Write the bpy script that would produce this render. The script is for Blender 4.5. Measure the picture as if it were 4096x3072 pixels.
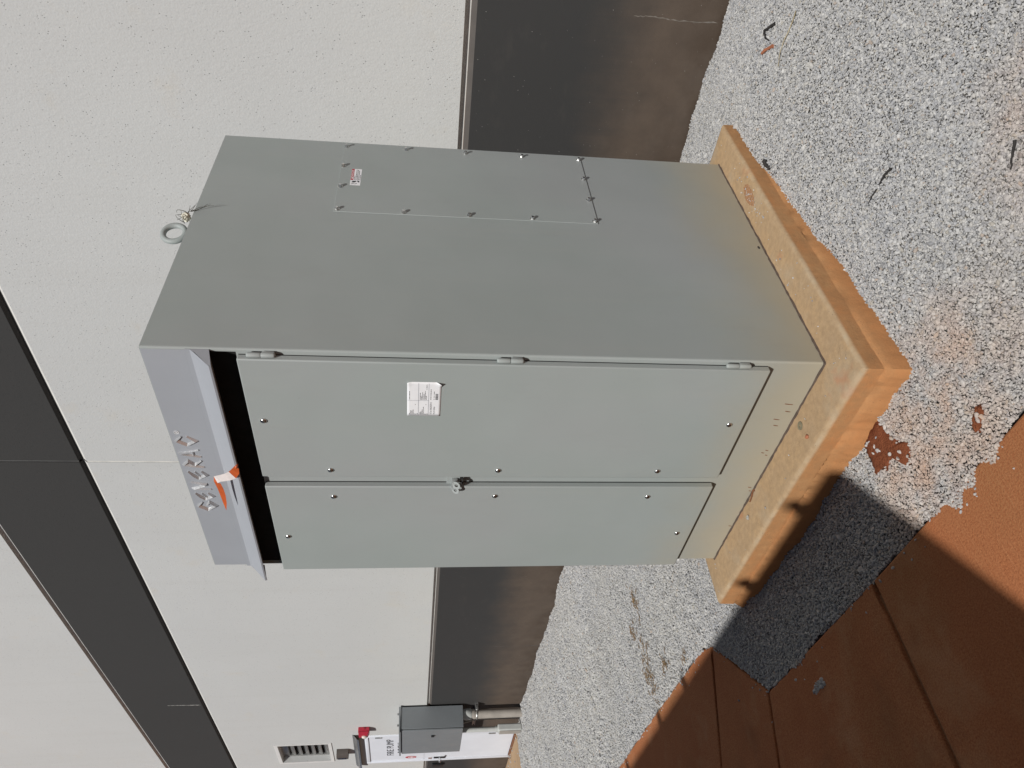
import bpy, bmesh, math, random
import numpy as np
from mathutils import Vector, Matrix, Quaternion

for o in list(bpy.data.objects):
    bpy.data.objects.remove(o)
scn = bpy.context.scene
col = scn.collection
rnd = random.Random(7)
rng = np.random.default_rng(11)

# ------------------------------------------------------------------ camera (phone held upright, picture stored sideways)
cd = bpy.data.cameras.new('camera')
cam = bpy.data.objects.new('camera', cd)
col.objects.link(cam)
cX = Vector((0.1038024, -0.0749533, -0.9917697))
cY = Vector((0.698691, 0.7151691, 0.0190785))
cZ = Vector((0.7078531, -0.6949209, 0.1266054))
cm = Matrix.Identity(4)
for i, a in enumerate((cX, cY, cZ)):
    for j in range(3):
        cm[j][i] = a[j]
cm[0][3], cm[1][3], cm[2][3] = 1.6542415, -1.7565051, 1.4164398
cam.matrix_world = cm
cd.sensor_fit = 'HORIZONTAL'
cd.sensor_width = 36.0
cd.lens = 25.708
cd.clip_start = 0.05
cd.clip_end = 1000
scn.camera = cam

# ------------------------------------------------------------------ light
LDIR = Vector((-0.55, 1.0, -1.03)).normalized()
world = bpy.data.worlds.new('World')
scn.world = world
world.use_nodes = True
wt = world.node_tree
bg = wt.nodes['Background']
sky = wt.nodes.new('ShaderNodeTexSky')
sky.sky_type = 'NISHITA'
sky.sun_disc = False
sky.sun_elevation = math.asin(-LDIR.z)
sky.sun_rotation = math.atan2(-LDIR.x, -LDIR.y)
sky.air_density = 0.35
sky.dust_density = 0.3
wt.links.new(sky.outputs[0], bg.inputs[0])
bg.inputs[1].default_value = 0.05
sd = bpy.data.lights.new('sun', 'SUN')
sd.energy = 5.0
sd.angle = math.radians(0.53)
sd.color = (1.0, 0.98, 0.945)
so = bpy.data.objects.new('sun', sd)
col.objects.link(so)
so.location = (6, -10, 11)
so.rotation_mode = 'QUATERNION'
so.rotation_quaternion = LDIR.to_track_quat('-Z', 'Y')
scn.cycles.max_bounces = 6
scn.cycles.diffuse_bounces = 3
scn.cycles.glossy_bounces = 3
scn.view_settings.view_transform = 'Standard'
scn.view_settings.look = 'None'
scn.view_settings.exposure = -0.27
scn.view_settings.gamma = 1.0
scn.view_settings.use_curve_mapping = False

# ------------------------------------------------------------------ material helpers
class NT:
    def __init__(s, name):
        s.m = bpy.data.materials.new(name)
        s.m.use_nodes = True
        s.t = s.m.node_tree
        s.b = s.t.nodes['Principled BSDF']
        s._pos = None
    def n(s, kind, **kw):
        nd = s.t.nodes.new(kind)
        for k, v in kw.items():
            setattr(nd, k, v)
        return nd
    def l(s, a, b):
        s.t.links.new(a, b)
    def pos(s):
        if s._pos is None:
            s._pos = s.n('ShaderNodeNewGeometry').outputs['Position']
        return s._pos
    def mapped(s, scale):
        mp = s.n('ShaderNodeVectorMath', operation='MULTIPLY')
        s.l(s.pos(), mp.inputs[0])
        mp.inputs[1].default_value = scale
        return mp.outputs[0]
    def noise(s, scale, detail=4, rough=0.55, vec=None):
        nd = s.n('ShaderNodeTexNoise')
        nd.inputs['Scale'].default_value = scale
        nd.inputs['Detail'].default_value = min(detail, 4)
        nd.inputs['Roughness'].default_value = rough
        s.l(vec if vec is not None else s.pos(), nd.inputs['Vector'])
        return nd.outputs['Fac']
    def voro(s, scale, feature='F1', vec=None, out='Distance'):
        nd = s.n('ShaderNodeTexVoronoi', feature=feature)
        nd.inputs['Scale'].default_value = scale
        s.l(vec if vec is not None else s.pos(), nd.inputs['Vector'])
        return nd.outputs[out]
    def rng(s, v, a, b, c=0.0, d=1.0, smooth=False):
        nd = s.n('ShaderNodeMapRange', interpolation_type='SMOOTHSTEP' if smooth else 'LINEAR')
        s.l(v, nd.inputs[0])
        for i, x in enumerate((a, b, c, d)):
            nd.inputs[1 + i].default_value = x
        return nd.outputs[0]
    def math(s, op, a, b=None):
        nd = s.n('ShaderNodeMath', operation=op)
        for i, x in enumerate((a, b)):
            if x is None:
                continue
            if isinstance(x, (int, float)):
                nd.inputs[i].default_value = x
            else:
                s.l(x, nd.inputs[i])
        return nd.outputs[0]
    def mix(s, f, a, b, blend='MIX'):
        nd = s.n('ShaderNodeMix', data_type='RGBA', blend_type=blend)
        for sock, x in ((nd.inputs[0], f), (nd.inputs[6], a), (nd.inputs[7], b)):
            if isinstance(x, (int, float)):
                sock.default_value = x
            elif isinstance(x, tuple):
                sock.default_value = (x[0], x[1], x[2], 1)
            else:
                s.l(x, sock)
        return nd.outputs[2]
    def axis(s, i):
        sp = s.n('ShaderNodeSeparateXYZ')
        s.l(s.pos(), sp.inputs[0])
        return sp.outputs[i]
    def bump(s, h, strength, dist):
        nd = s.n('ShaderNodeBump')
        nd.inputs['Strength'].default_value = strength
        nd.inputs['Distance'].default_value = dist
        s.l(h, nd.inputs['Height'])
        s.l(nd.outputs[0], s.b.inputs['Normal'])
    def fin(s, colr, rough=0.6, metal=0.0, spec=0.5):
        if isinstance(colr, tuple):
            s.b.inputs['Base Color'].default_value = (*colr, 1)
        else:
            s.l(colr, s.b.inputs['Base Color'])
        if isinstance(rough, (int, float)):
            s.b.inputs['Roughness'].default_value = rough
        else:
            s.l(rough, s.b.inputs['Roughness'])
        s.b.inputs['Metallic'].default_value = metal
        s.b.inputs['Specular IOR Level'].default_value = spec
        return s.m

def scl(c, f):
    return tuple(min(1.0, x * f) for x in c)

def plain(name, c, rough=0.5, metal=0.0, var=0.08, vs=12.0, bump=0.0, bs=300.0, spec=0.5):
    t = NT(name)
    f = t.rng(t.noise(vs, 5), 0.3, 0.7)
    cc = t.mix(f, scl(c, 1 - var), scl(c, 1 + var))
    if bump:
        t.bump(t.noise(bs, 3), bump, 0.002)
    r = t.rng(t.noise(vs * 2.3, 3), 0.3, 0.7, max(0.03, rough - 0.06), min(1, rough + 0.06))
    return t.fin(cc, r, metal, spec)

def mat_stucco(name, c, dirt=True):
    t = NT(name)
    big = t.rng(t.noise(0.55, 4), 0.3, 0.7)
    cc = t.mix(big, scl(c, 0.955), scl(c, 1.03))
    fine = t.noise(95, 3, 0.6)
    cc = t.mix(t.rng(fine, 0.25, 0.75), scl(c, 0.93), cc)
    if dirt:
        d = t.rng(t.noise(2.3, 6, 0.7), 0.60, 0.78)
        cc = t.mix(t.math('MULTIPLY', d, 0.28), cc, (0.52, 0.45, 0.34))
        st = t.noise(1.0, 5, 0.65, vec=t.mapped((7.0, 1.0, 0.35)))
        cc = t.mix(t.math('MULTIPLY', t.rng(st, 0.52, 0.8), 0.16), cc, (0.42, 0.41, 0.38))
        pt = t.rng(t.noise(0.9, 3, 0.5), 0.50, 0.56)
        cc = t.mix(t.math('MULTIPLY', pt, 0.05), cc, (0.62, 0.63, 0.62))
        low = t.math('MULTIPLY', t.rng(t.axis(2), 2.3, 1.2), t.rng(t.noise(1.6, 5, 0.6), 0.3, 0.7))
        cc = t.mix(t.math('MULTIPLY', low, 0.22), cc, (0.60, 0.575, 0.50))
    # pinholes left in the coating
    v = t.voro(56, vec=t.mapped((1.0, 0.0, 0.72)))
    pick = t.rng(t.noise(23, 2), 0.47, 0.56)
    holes = t.math('MULTIPLY', t.rng(v, 0.19, 0.09), pick)
    cc = t.mix(t.math('MULTIPLY', holes, 0.62), cc, scl(c, 0.22))
    h = t.math('ADD', t.math('MULTIPLY', fine, 0.8), t.math('MULTIPLY', t.noise(48, 2, vec=t.mapped((1.0, 1.0, 0.6))), 0.9))
    h = t.math('SUBTRACT', h, t.math('MULTIPLY', holes, 0.8))
    t.bump(h, 0.30, 0.005)
    return t.fin(cc, 0.85, 0, 0.25)

def mat_plinth():
    t = NT('dark_plinth_paint')
    z = t.axis(2)
    zz = t.math('ADD', z, t.math('MULTIPLY', t.noise(2.2, 5, 0.6), 0.34))
    zz = t.math('ADD', zz, t.math('MULTIPLY', t.noise(1.0, 5, 0.65, vec=t.mapped((14, 1, 1.2))), 0.16))
    f = t.rng(zz, 0.86, 0.36, smooth=True)
    clay = t.mix(t.rng(t.noise(7, 5, 0.65), 0.3, 0.7), (0.084, 0.064, 0.050), (0.108, 0.082, 0.063))
    cc = t.mix(f, (0.040, 0.0395, 0.039), clay)
    low = t.rng(z, 0.12, -0.2)
    cc = t.mix(t.math('MULTIPLY', low, t.rng(t.noise(5, 4), 0.4, 0.65)), cc, (0.062, 0.043, 0.030))
    sm = t.rng(t.noise(3.1, 7, 0.7, vec=t.mapped((1, 1, 2.4))), 0.56, 0.8)
    cc = t.mix(t.math('MULTIPLY', sm, 0.15), cc, (0.12, 0.105, 0.09))
    v = t.voro(38)
    sp = t.math('MULTIPLY', t.rng(v, 0.075, 0.04), t.rng(t.noise(9, 2), 0.54, 0.60))
    cc = t.mix(sp, cc, (0.42, 0.41, 0.39))
    t.bump(t.noise(140, 4, 0.6), 0.16, 0.003)
    return t.fin(cc, 0.62, 0, 0.35)

def mat_cabinet():
    t = NT('grey_cabinet_enamel')
    c = (0.325, 0.345, 0.338)
    big = t.rng(t.noise(1.9, 5, 0.55), 0.3, 0.7)
    cc = t.mix(big, (0.300, 0.334, 0.324), (0.322, 0.352, 0.346))
    tint = t.rng(t.noise(1.1, 3, 0.5), 0.45, 0.62)
    cc = t.mix(t.math('MULTIPLY', tint, 0.6), cc, (0.322, 0.336, 0.338))
    run = t.noise(1.0, 5, 0.65, vec=t.mapped((16, 16, 0.5)))
    cc = t.mix(t.math('MULTIPLY', t.rng(run, 0.55, 0.8), 0.10), cc, (0.40, 0.385, 0.34))
    # dust and clay splash that settled on the lowest part
    z = t.axis(2)
    zz = t.math('ADD', z, t.math('MULTIPLY', t.noise(3.0, 5, 0.6), 0.34))
    f = t.rng(zz, 0.62, 0.10, smooth=True)
    cc = t.mix(t.math('MULTIPLY', f, 0.85), cc, (0.375, 0.330, 0.240))
    g = t.rng(t.noise(9.0, 7, 0.7, vec=t.mapped((1, 1, 0.35))), 0.58, 0.8)
    cc = t.mix(t.math('MULTIPLY', g, 0.10), cc, (0.22, 0.21, 0.19))
    sp = t.math('MULTIPLY', t.rng(t.voro(30), 0.05, 0.025), t.rng(t.noise(5, 2), 0.57, 0.62))
    cc = t.mix(t.math('MULTIPLY', sp, 0.6), cc, (0.09, 0.08, 0.07))
    t.bump(t.math('ADD', t.math('MULTIPLY', t.noise(420, 2), 0.004), t.noise(1.6, 2, 0.4)), 0.30, 0.035)
    r = t.rng(t.noise(5.5, 4), 0.3, 0.7, 0.42, 0.54)
    return t.fin(cc, r, 0, 0.2)

def mat_pad():
    t = NT('clay_stained_pad_concrete')
    z = t.axis(2)
    n1 = t.noise(5.5, 6, 0.62)
    n2 = t.noise(38, 5, 0.65)
    top = t.mix(t.rng(n1, 0.34, 0.66), (0.405, 0.290, 0.180), (0.455, 0.305, 0.165))
    top = t.mix(t.rng(n2, 0.3, 0.7), scl((0.325, 0.225, 0.132), 1.0), top)
    gry = t.rng(t.noise(3.2, 5, 0.6), 0.52, 0.68)
    top = t.mix(t.math('MULTIPLY', gry, 0.55), top, (0.405, 0.335, 0.245))
    side = t.mix(t.rng(t.noise(7.5, 6, 0.6, vec=t.mapped((1, 1, 1.5))), 0.33, 0.67), (0.46, 0.205, 0.080), (0.44, 0.250, 0.115))
    side = t.mix(t.rng(n2, 0.28, 0.72), scl((0.36, 0.19, 0.085), 1.0), side)
    edge = t.rng(z, -0.008, -0.020)
    cc = t.mix(edge, top, side)
    worn = t.math('MULTIPLY', t.rng(z, -0.0005, -0.003), t.rng(z, -0.018, -0.009))
    cc = t.mix(t.math('MULTIPLY', worn, t.rng(t.noise(11, 5, 0.7), 0.42, 0.72, 0.0, 0.6)), cc, (0.44, 0.37, 0.27))
    red = t.math('MULTIPLY', t.rng(t.noise(2.6, 6, 0.62), 0.60, 0.70), t.rng(z, -0.03, -0.004))
    cc = t.mix(t.math('MULTIPLY', red, 0.8), cc, (0.40, 0.165, 0.082))
    low = t.rng(t.math('ADD', z, t.math('MULTIPLY', n1, 0.05)), -0.035, -0.095)
    cc = t.mix(t.math('MULTIPLY', low, 0.6), cc, (0.47, 0.205, 0.078))
    streak = t.noise(1.0, 5, 0.7, vec=t.mapped((24, 24, 3)))
    cc = t.mix(t.math('MULTIPLY', t.math('MULTIPLY', t.rng(streak, 0.46, 0.70), t.rng(z, -0.01, -0.03)), 0.18), cc, (0.28, 0.15, 0.07))
    por = t.math('MULTIPLY', t.rng(t.voro(85), 0.16, 0.08), t.rng(t.noise(14, 3), 0.52, 0.60))
    cc = t.mix(t.math('MULTIPLY', por, 0.7), cc, (0.12, 0.08, 0.05))
    spk = t.rng(t.noise(210, 3, 0.7), 0.60, 0.72)
    cc = t.mix(t.math('MULTIPLY', spk, 0.18), cc, (0.24, 0.17, 0.11))
    hh = t.math('ADD', t.noise(60, 5, 0.7), t.math('MULTIPLY', t.noise(230, 3), 0.6))
    hh = t.math('SUBTRACT', hh, t.math('MULTIPLY', por, 1.2))
    t.bump(hh, 0.30, 0.006)
    return t.fin(cc, 0.88, 0, 0.2)

def mat_walk():
    t = NT('red_clay_stained_walk_concrete')
    n1 = t.noise(1.5, 6, 0.6)
    a = t.mix(t.rng(n1, 0.34, 0.66), (0.365, 0.132, 0.052), (0.44, 0.188, 0.082))
    b = t.rng(t.noise(0.85, 5, 0.6), 0.50, 0.66)
    a = t.mix(t.math('MULTIPLY', b, 0.55), a, (0.215, 0.120, 0.046))
    a = t.mix(t.rng(t.noise(150, 3, 0.75), 0.34, 0.60), scl((0.26, 0.085, 0.032), 1.0), a)
    br = t.noise(1.0, 3, 0.6, vec=t.mapped((220, 8, 1)))
    a = t.mix(t.math('MULTIPLY', t.rng(br, 0.5, 0.75), 0.18), a, (0.46, 0.24, 0.12))
    pale = t.rng(t.noise(2.8, 7, 0.72), 0.52, 0.72)
    a = t.mix(t.math('MULTIPLY', pale, 0.45), a, (0.42, 0.235, 0.125))
    drk = t.rng(t.noise(1.9, 6, 0.66), 0.56, 0.70)
    a = t.mix(t.math('MULTIPLY', drk, 0.5), a, (0.17, 0.085, 0.038))
    por = t.math('MULTIPLY', t.rng(t.voro(120), 0.20, 0.10), t.rng(t.noise(25, 3), 0.48, 0.58))
    a = t.mix(t.math('MULTIPLY', por, 0.6), a, (0.10, 0.035, 0.015))
    t.bump(t.math('ADD', t.noise(170, 4, 0.65), t.math('MULTIPLY', br, 0.5)), 0.55, 0.005)
    return t.fin(a, 0.85, 0, 0.25)

def mat_gravel():
    t = NT('crushed_grey_stone')
    oi = t.n('ShaderNodeObjectInfo')
    r = oi.outputs['Random']
    ramp = t.n('ShaderNodeValToRGB')
    ramp.color_ramp.interpolation = 'CONSTANT'
    stops = [(0.0, (0.47, 0.465, 0.46)), (0.16, (0.40, 0.405, 0.42)), (0.32, (0.55, 0.545, 0.53)), (0.46, (0.34, 0.345, 0.36)),
             (0.58, (0.50, 0.485, 0.455)), (0.68, (0.43, 0.425, 0.42)), (0.78, (0.62, 0.61, 0.59)), (0.86, (0.25, 0.255, 0.27)),
             (0.915, (0.39, 0.36, 0.305)), (0.95, (0.14, 0.145, 0.155)), (0.988, (0.42, 0.33, 0.26))]
    e = ramp.color_ramp.elements
    e[0].position, e[0].color = stops[0][0], (*stops[0][1], 1)
    e[1].position, e[1].color = stops[1][0], (*stops[1][1], 1)
    for p, c in stops[2:]:
        x = e.new(p)
        x.color = (*c, 1)
    t.l(r, ramp.inputs[0])
    gr = t.mix(0.28, ramp.outputs[0], (0.30, 0.30, 0.31))
    cc = t.mix(t.rng(t.noise(160, 3, 0.6), 0.3, 0.7), t.mix(0.3, gr, (0.25, 0.25, 0.25)), gr)
    big = t.rng(t.noise(0.9, 4, 0.6), 0.35, 0.7)
    cc = t.mix(t.math('MULTIPLY', big, 0.16), cc, (0.40, 0.37, 0.30))
    # clay washed between the stones close to the walkway and the pad corner
    y = t.axis(1)
    x = t.axis(0)
    cl = t.math('MULTIPLY', t.rng(y, 0.0, -0.5), t.rng(x, -1.2, 0.1))
    cl = t.math('MULTIPLY', cl, t.rng(t.noise(4.2, 4), 0.38, 0.62))
    cc = t.mix(t.math('MULTIPLY', cl, 0.20), cc, (0.46, 0.31, 0.20))
    for px, py, rad, amt in ((0.22, -0.36, 0.42, 0.46), (-0.08, -0.42, 0.30, 0.42), (0.98, -0.08, 0.40, 0.25)):
        dv = t.n('ShaderNodeVectorMath', operation='DISTANCE')
        t.l(t.mapped((1, 1, 0)), dv.inputs[0])
        dv.inputs[1].default_value = (px, py, 0)
        k = t.math('MULTIPLY', t.rng(dv.outputs['Value'], rad, 0.05, smooth=True), t.rng(t.noise(6, 5, 0.65), 0.36, 0.62))
        cc = t.mix(t.math('MULTIPLY', k, amt), cc, (0.50, 0.285, 0.165))
    t.bump(t.noise(420, 3, 0.6), 0.25, 0.002)
    return t.fin(cc, 0.8, 0, 0.3)

def mat_soil(name, c1, c2, bs=60):
    t = NT(name)
    cc = t.mix(t.rng(t.noise(9, 6, 0.65), 0.32, 0.68), c1, c2)
    cc = t.mix(t.rng(t.noise(110, 4, 0.7), 0.3, 0.7), scl(c1, 0.7), cc)
    t.bump(t.math('ADD', t.noise(bs, 5, 0.7), t.math('MULTIPLY', t.voro(180), 0.4)), 0.6, 0.012)
    return t.fin(cc, 0.92, 0, 0.15)

WHITE = (0.535, 0.542, 0.535)
M = dict(
    stucco=mat_stucco('pale_textured_wall_coating', WHITE),
    band=mat_stucco('charcoal_wall_coating', (0.047, 0.0465, 0.0455), False),
    plinth=mat_plinth(),
    reveal_light=plain('pale_reveal_paint', (0.60, 0.59, 0.56), 0.75, bump=0.2),
    reveal_dark=plain('charcoal_reveal_paint', (0.085, 0.075, 0.068), 0.7, bump=0.2),
    caulk=plain('weathered_joint_sealant', (0.60, 0.59, 0.55), 0.6, var=0.16, vs=9, bump=0.3, bs=60),
    caulk_dark=plain('charcoal_joint_sealant', (0.075, 0.074, 0.072), 0.6, var=0.16, vs=9),
    cabinet=mat_cabinet(),
    pad=mat_pad(), walk=mat_walk(), gravel=mat_gravel(),
    bed=mat_soil('dusty_stone_bed', (0.17, 0.16, 0.15), (0.23, 0.215, 0.195)),
    ground=mat_soil('red_clay_earth', (0.33, 0.16, 0.08), (0.40, 0.22, 0.12)),
    clay=mat_soil('damp_red_clay', (0.185, 0.058, 0.026), (0.25, 0.085, 0.038)),
    landing=mat_soil('tan_landing_concrete', (0.44, 0.30, 0.18), (0.52, 0.37, 0.235), 25),
    steel=plain('bright_plated_steel', (0.62, 0.62, 0.61), 0.22, 1.0, var=0.1, vs=60),
    chrome=plain('polished_chrome', (0.82, 0.82, 0.81), 0.09, 1.0, var=0.05, vs=40),
    sky_tint_grey=plain('grey_enamel_with_sky_tint', (0.328, 0.345, 0.375), 0.44, var=0.03, vs=3, spec=0.3),  # bluish sky sheen put into the colour of hood and top rail
    chrome_letter=plain('dull_chrome_plating', (0.62, 0.63, 0.64), 0.26, 0.55, var=0.05, vs=40),
    galv=plain('galvanised_sheet', (0.42, 0.42, 0.41), 0.38, 0.85, var=0.16, vs=22),
    weld=plain('pale_weld_bead_paint', (0.46, 0.475, 0.465), 0.35, bump=0.7, bs=260),
    paper=plain('white_label_paper', (0.79, 0.80, 0.82), 0.45, var=0.02, vs=30),
    ink=plain('black_print_ink', (0.03, 0.03, 0.035), 0.5),
    rule=plain('grey_print_rule', (0.16, 0.17, 0.22), 0.5),
    red_ink=plain('red_print_ink', (0.42, 0.018, 0.035), 0.45),
    white_ink=plain('white_print_ink', (0.80, 0.80, 0.80), 0.5, var=0.02),
    orange=plain('orange_flagging_film', (0.50, 0.10, 0.025), 0.4, var=0.1, vs=50),
    tape_white=plain('pale_back_of_flagging_film', (0.66, 0.60, 0.58), 0.4, var=0.08, vs=50),
    straw=plain('dry_grass_straw', (0.34, 0.28, 0.17), 0.8, var=0.25, vs=60),
    darkstraw=plain('dark_dead_grass', (0.055, 0.05, 0.035), 0.8, var=0.25, vs=60),
    thatch=plain('brown_thatch_straw', (0.20, 0.125, 0.055), 0.85, var=0.3, vs=30),
    fluff=plain('pale_seed_fluff', (0.60, 0.58, 0.48), 0.9, var=0.2, vs=90, bump=0.8, bs=220),
    twig=plain('black_twig_bark', (0.022, 0.019, 0.018), 0.85, var=0.3, vs=40, bump=0.6),
    barkred=plain('red_brown_bark', (0.30, 0.105, 0.05), 0.75, var=0.2, vs=40, bump=0.6),
    rust=plain('orange_brown_rust', (0.17, 0.068, 0.028), 0.85, var=0.3, vs=120, bump=0.6),
    washer=plain('tarnished_brass_washer', (0.25, 0.225, 0.15), 0.5, 0.3, var=0.2, vs=60),
    seam=plain('dark_base_sealant', (0.085, 0.06, 0.045), 0.8, var=0.3, vs=30, bump=0.6, bs=90),
    dark=plain('dark_cavity_paint', (0.03, 0.03, 0.03), 0.7),
    boxgrey=plain('slate_grey_enclosure_enamel', (0.185, 0.20, 0.21), 0.42, var=0.04, vs=3),
    boxtrim=plain('gasket_rubber_and_gap_shade', (0.02, 0.02, 0.02), 0.6),
    conduit=plain('weathered_grey_conduit', (0.33, 0.30, 0.265), 0.55, var=0.12, vs=9),
    conduit2=plain('light_grey_conduit', (0.47, 0.48, 0.46), 0.4, var=0.08, vs=9),
    bronze=plain('dark_bronze_lamp_housing', (0.085, 0.072, 0.064), 0.45),
    lens=plain('brown_smoked_lamp_lens', (0.03, 0.024, 0.025), 0.25),
    red=plain('fire_alarm_red_plastic', (0.42, 0.022, 0.045), 0.4, var=0.06),
    clear=plain('clear_strobe_plastic', (0.62, 0.58, 0.52), 0.18, var=0.1, vs=60),
    door=plain('white_door_enamel', (0.68, 0.705, 0.76), 0.5, var=0.03, vs=3),
    doorframe=plain('off_white_frame_paint', (0.64, 0.635, 0.62), 0.55, var=0.04),
    black=plain('black_plastic', (0.015, 0.015, 0.016), 0.4),
    genset=plain('tan_generator_enclosure_paint', (0.40, 0.37, 0.31), 0.5, var=0.04, vs=2),
)

# ------------------------------------------------------------------ object helpers
WM = {}
def link(o, parent=None, loc=None, rot=None):
    col.objects.link(o)
    m = Matrix.Identity(4)
    if loc is not None or rot is not None:
        r = rot if rot is not None else Quaternion()
        m = Matrix.LocRotScale(Vector(loc or (0, 0, 0)), r, None)
        o.matrix_basis = m
    WM[o.name] = m
    if parent is not None:
        o.parent = parent
        o.matrix_parent_inverse = WM[parent.name].inverted()
    return o

def thing(name, label, cat, loc=(0, 0, 0), group=None):
    o = bpy.data.objects.new(name, None)
    o.empty_display_size = 0.1
    link(o, None, loc)
    return tag(o, label, cat, group)

def tag(o, label, cat, group=None):
    o['label'] = label
    o['category'] = cat
    if group:
        o['group'] = group
    return o

def struct(o, kind='structure', label=None):
    o['kind'] = kind
    if label:
        o['label'] = label
    return o

def from_bm(bm, name, mat, smooth=False, angle=35, hard=False):
    bmesh.ops.recalc_face_normals(bm, faces=bm.faces[:])
    me = bpy.data.meshes.new(name)
    bm.to_mesh(me)
    bm.free()
    for m in (mat if isinstance(mat, (list, tuple)) else [mat]):
        me.materials.append(m)
    if smooth:
        me.polygons.foreach_set('use_smooth', [True] * len(me.polygons))
        try:
            me.set_sharp_from_angle(angle=math.radians(angle))
        except Exception:
            pass
        if hard:
            for p in me.polygons:
                if max(abs(c) for c in p.normal) > 0.9995:
                    p.use_smooth = False
    return me

def obj(name, me, parent=None, loc=None, rot=None):
    return link(bpy.data.objects.new(name, me), parent, loc, rot)

def bm_box(bm, x0, x1, y0, y1, z0, z1, bev=0.0, seg=2):
    r = bmesh.ops.create_cube(bm, size=1)
    vs = r['verts']
    bmesh.ops.scale(bm, vec=(abs(x1 - x0), abs(y1 - y0), abs(z1 - z0)), verts=vs)
    bmesh.ops.translate(bm, vec=((x0 + x1) / 2, (y0 + y1) / 2, (z0 + z1) / 2), verts=vs)
    if bev:
        es = list({e for v in vs for e in v.link_edges})
        bmesh.ops.bevel(bm, geom=es, offset=bev, segments=seg, profile=0.5, affect='EDGES')

def box(name, x0, x1, y0, y1, z0, z1, mat, parent=None, bev=0.0, seg=2):
    bm = bmesh.new()
    bm_box(bm, x0, x1, y0, y1, z0, z1, bev, seg)
    return obj(name, from_bm(bm, name, mat, smooth=bev > 0, hard=True), parent)

def bm_poly(bm, pts, d):
    """closed polygon (3-D points) extruded by vector d"""
    a = [bm.verts.new(p) for p in pts]
    b = [bm.verts.new(Vector(p) + Vector(d)) for p in pts]
    n = len(pts)
    bm.faces.new(a)
    bm.faces.new(b[::-1])
    for i in range(n):
        bm.faces.new((a[i], b[i], b[(i + 1) % n], a[(i + 1) % n]))

def prism(name, pts, d, mat, parent=None, smooth=False):
    bm = bmesh.new()
    bm_poly(bm, pts, d)
    return obj(name, from_bm(bm, name, mat, smooth), parent)

def frame_of(d):
    d = Vector(d).normalized()
    a = Vector((0, 0, 1)) if abs(d.z) < 0.9 else Vector((1, 0, 0))
    u = d.cross(a).normalized()
    return u, d.cross(u).normalized()

def bm_tube(bm, pts, rads, seg=10, caps=True):
    pts = [Vector(p) for p in pts]
    if isinstance(rads, (int, float)):
        rads = [rads] * len(pts)
    rings = []
    u = None
    for i, p in enumerate(pts):
        d = (pts[min(i + 1, len(pts) - 1)] - pts[max(i - 1, 0)]).normalized()
        if u is None:
            u, v = frame_of(d)
        else:
            u = (u - d * u.dot(d)).normalized()
            v = d.cross(u).normalized()
        rings.append([bm.verts.new(p + (u * math.cos(2 * math.pi * k / seg) + v * math.sin(2 * math.pi * k / seg)) * rads[i]) for k in range(seg)])
    for a, b in zip(rings, rings[1:]):
        for k in range(seg):
            bm.faces.new((a[k], a[(k + 1) % seg], b[(k + 1) % seg], b[k]))
    if caps:
        bm.faces.new(rings[0][::-1])
        bm.faces.new(rings[-1])

def tube(name, pts, rads, mat, parent=None, seg=12):
    bm = bmesh.new()
    bm_tube(bm, pts, rads, seg)
    return obj(name, from_bm(bm, name, mat, True, 40), parent)

def lathe_mesh(name, prof, mat, seg=16, extra=None):
    """profile of (radius, height) round local +Z"""
    bm = bmesh.new()
    rings = []
    for r, h in prof:
        if r < 1e-6:
            rings.append([bm.verts.new((0, 0, h))])
        else:
            rings.append([bm.verts.new((r * math.cos(2 * math.pi * k / seg), r * math.sin(2 * math.pi * k / seg), h)) for k in range(seg)])
    for a, b in zip(rings, rings[1:]):
        for k in range(seg):
            k2 = (k + 1) % seg
            if len(a) == 1 and len(b) == 1:
                continue
            if len(a) == 1:
                bm.faces.new((a[0], b[k], b[k2]))
            elif len(b) == 1:
                bm.faces.new((a[k], a[k2], b[0]))
            else:
                bm.faces.new((a[k], a[k2], b[k2], b[k]))
    if extra:
        extra(bm)
    return from_bm(bm, name, mat, True, 40)

def torus_bm(bm, c, R, r, normal, seg=28, ms=12):
    u, v = frame_of(normal)
    n = Vector(normal).normalized()
    c = Vector(c)
    rings = []
    for i in range(seg):
        a = 2 * math.pi * i / seg
        d = u * math.cos(a) + v * math.sin(a)
        rings.append([bm.verts.new(c + d * (R + r * math.cos(2 * math.pi * k / ms)) + n * (r * math.sin(2 * math.pi * k / ms))) for k in range(ms)])
    for i in range(seg):
        a, b = rings[i], rings[(i + 1) % seg]
        for k in range(ms):
            bm.faces.new((a[k], b[k], b[(k + 1) % ms], a[(k + 1) % ms]))

def text_mesh(name, s, size, mat, sx=1.0, extrude=0.0, align='CENTER'):
    cu = bpy.data.curves.new(name, 'FONT')
    cu.body = s
    cu.size = size
    cu.align_x = align
    cu.align_y = 'CENTER'
    cu.extrude = extrude
    cu.resolution_u = 3
    to = bpy.data.objects.new('text_source', cu)
    col.objects.link(to)
    dg = bpy.context.evaluated_depsgraph_get()
    me = bpy.data.meshes.new_from_object(to.evaluated_get(dg))
    col.objects.unlink(to)
    bpy.data.objects.remove(to)
    bpy.data.curves.remove(cu)
    me.name = name
    me.transform(Matrix.Diagonal((sx, 1, 1, 1)))
    me.materials.clear()
    me.materials.append(mat)
    return me

FACE_FRONT = Quaternion((1, 0, 0), math.pi / 2)                                      # reads along +X, faces -Y
FACE_SIDE = Quaternion((0, 0, 1), math.pi / 2) @ Quaternion((1, 0, 0), math.pi / 2)  # reads along +Y, faces +X
TO_FRONT = Vector((0, -1, 0)).to_track_quat('Z', 'Y')
TO_SIDE = Vector((1, 0, 0)).to_track_quat('Z', 'Y')

def smooth01(t):
    t = np.clip(t, 0, 1)
    return t * t * (3 - 2 * t)

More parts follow.
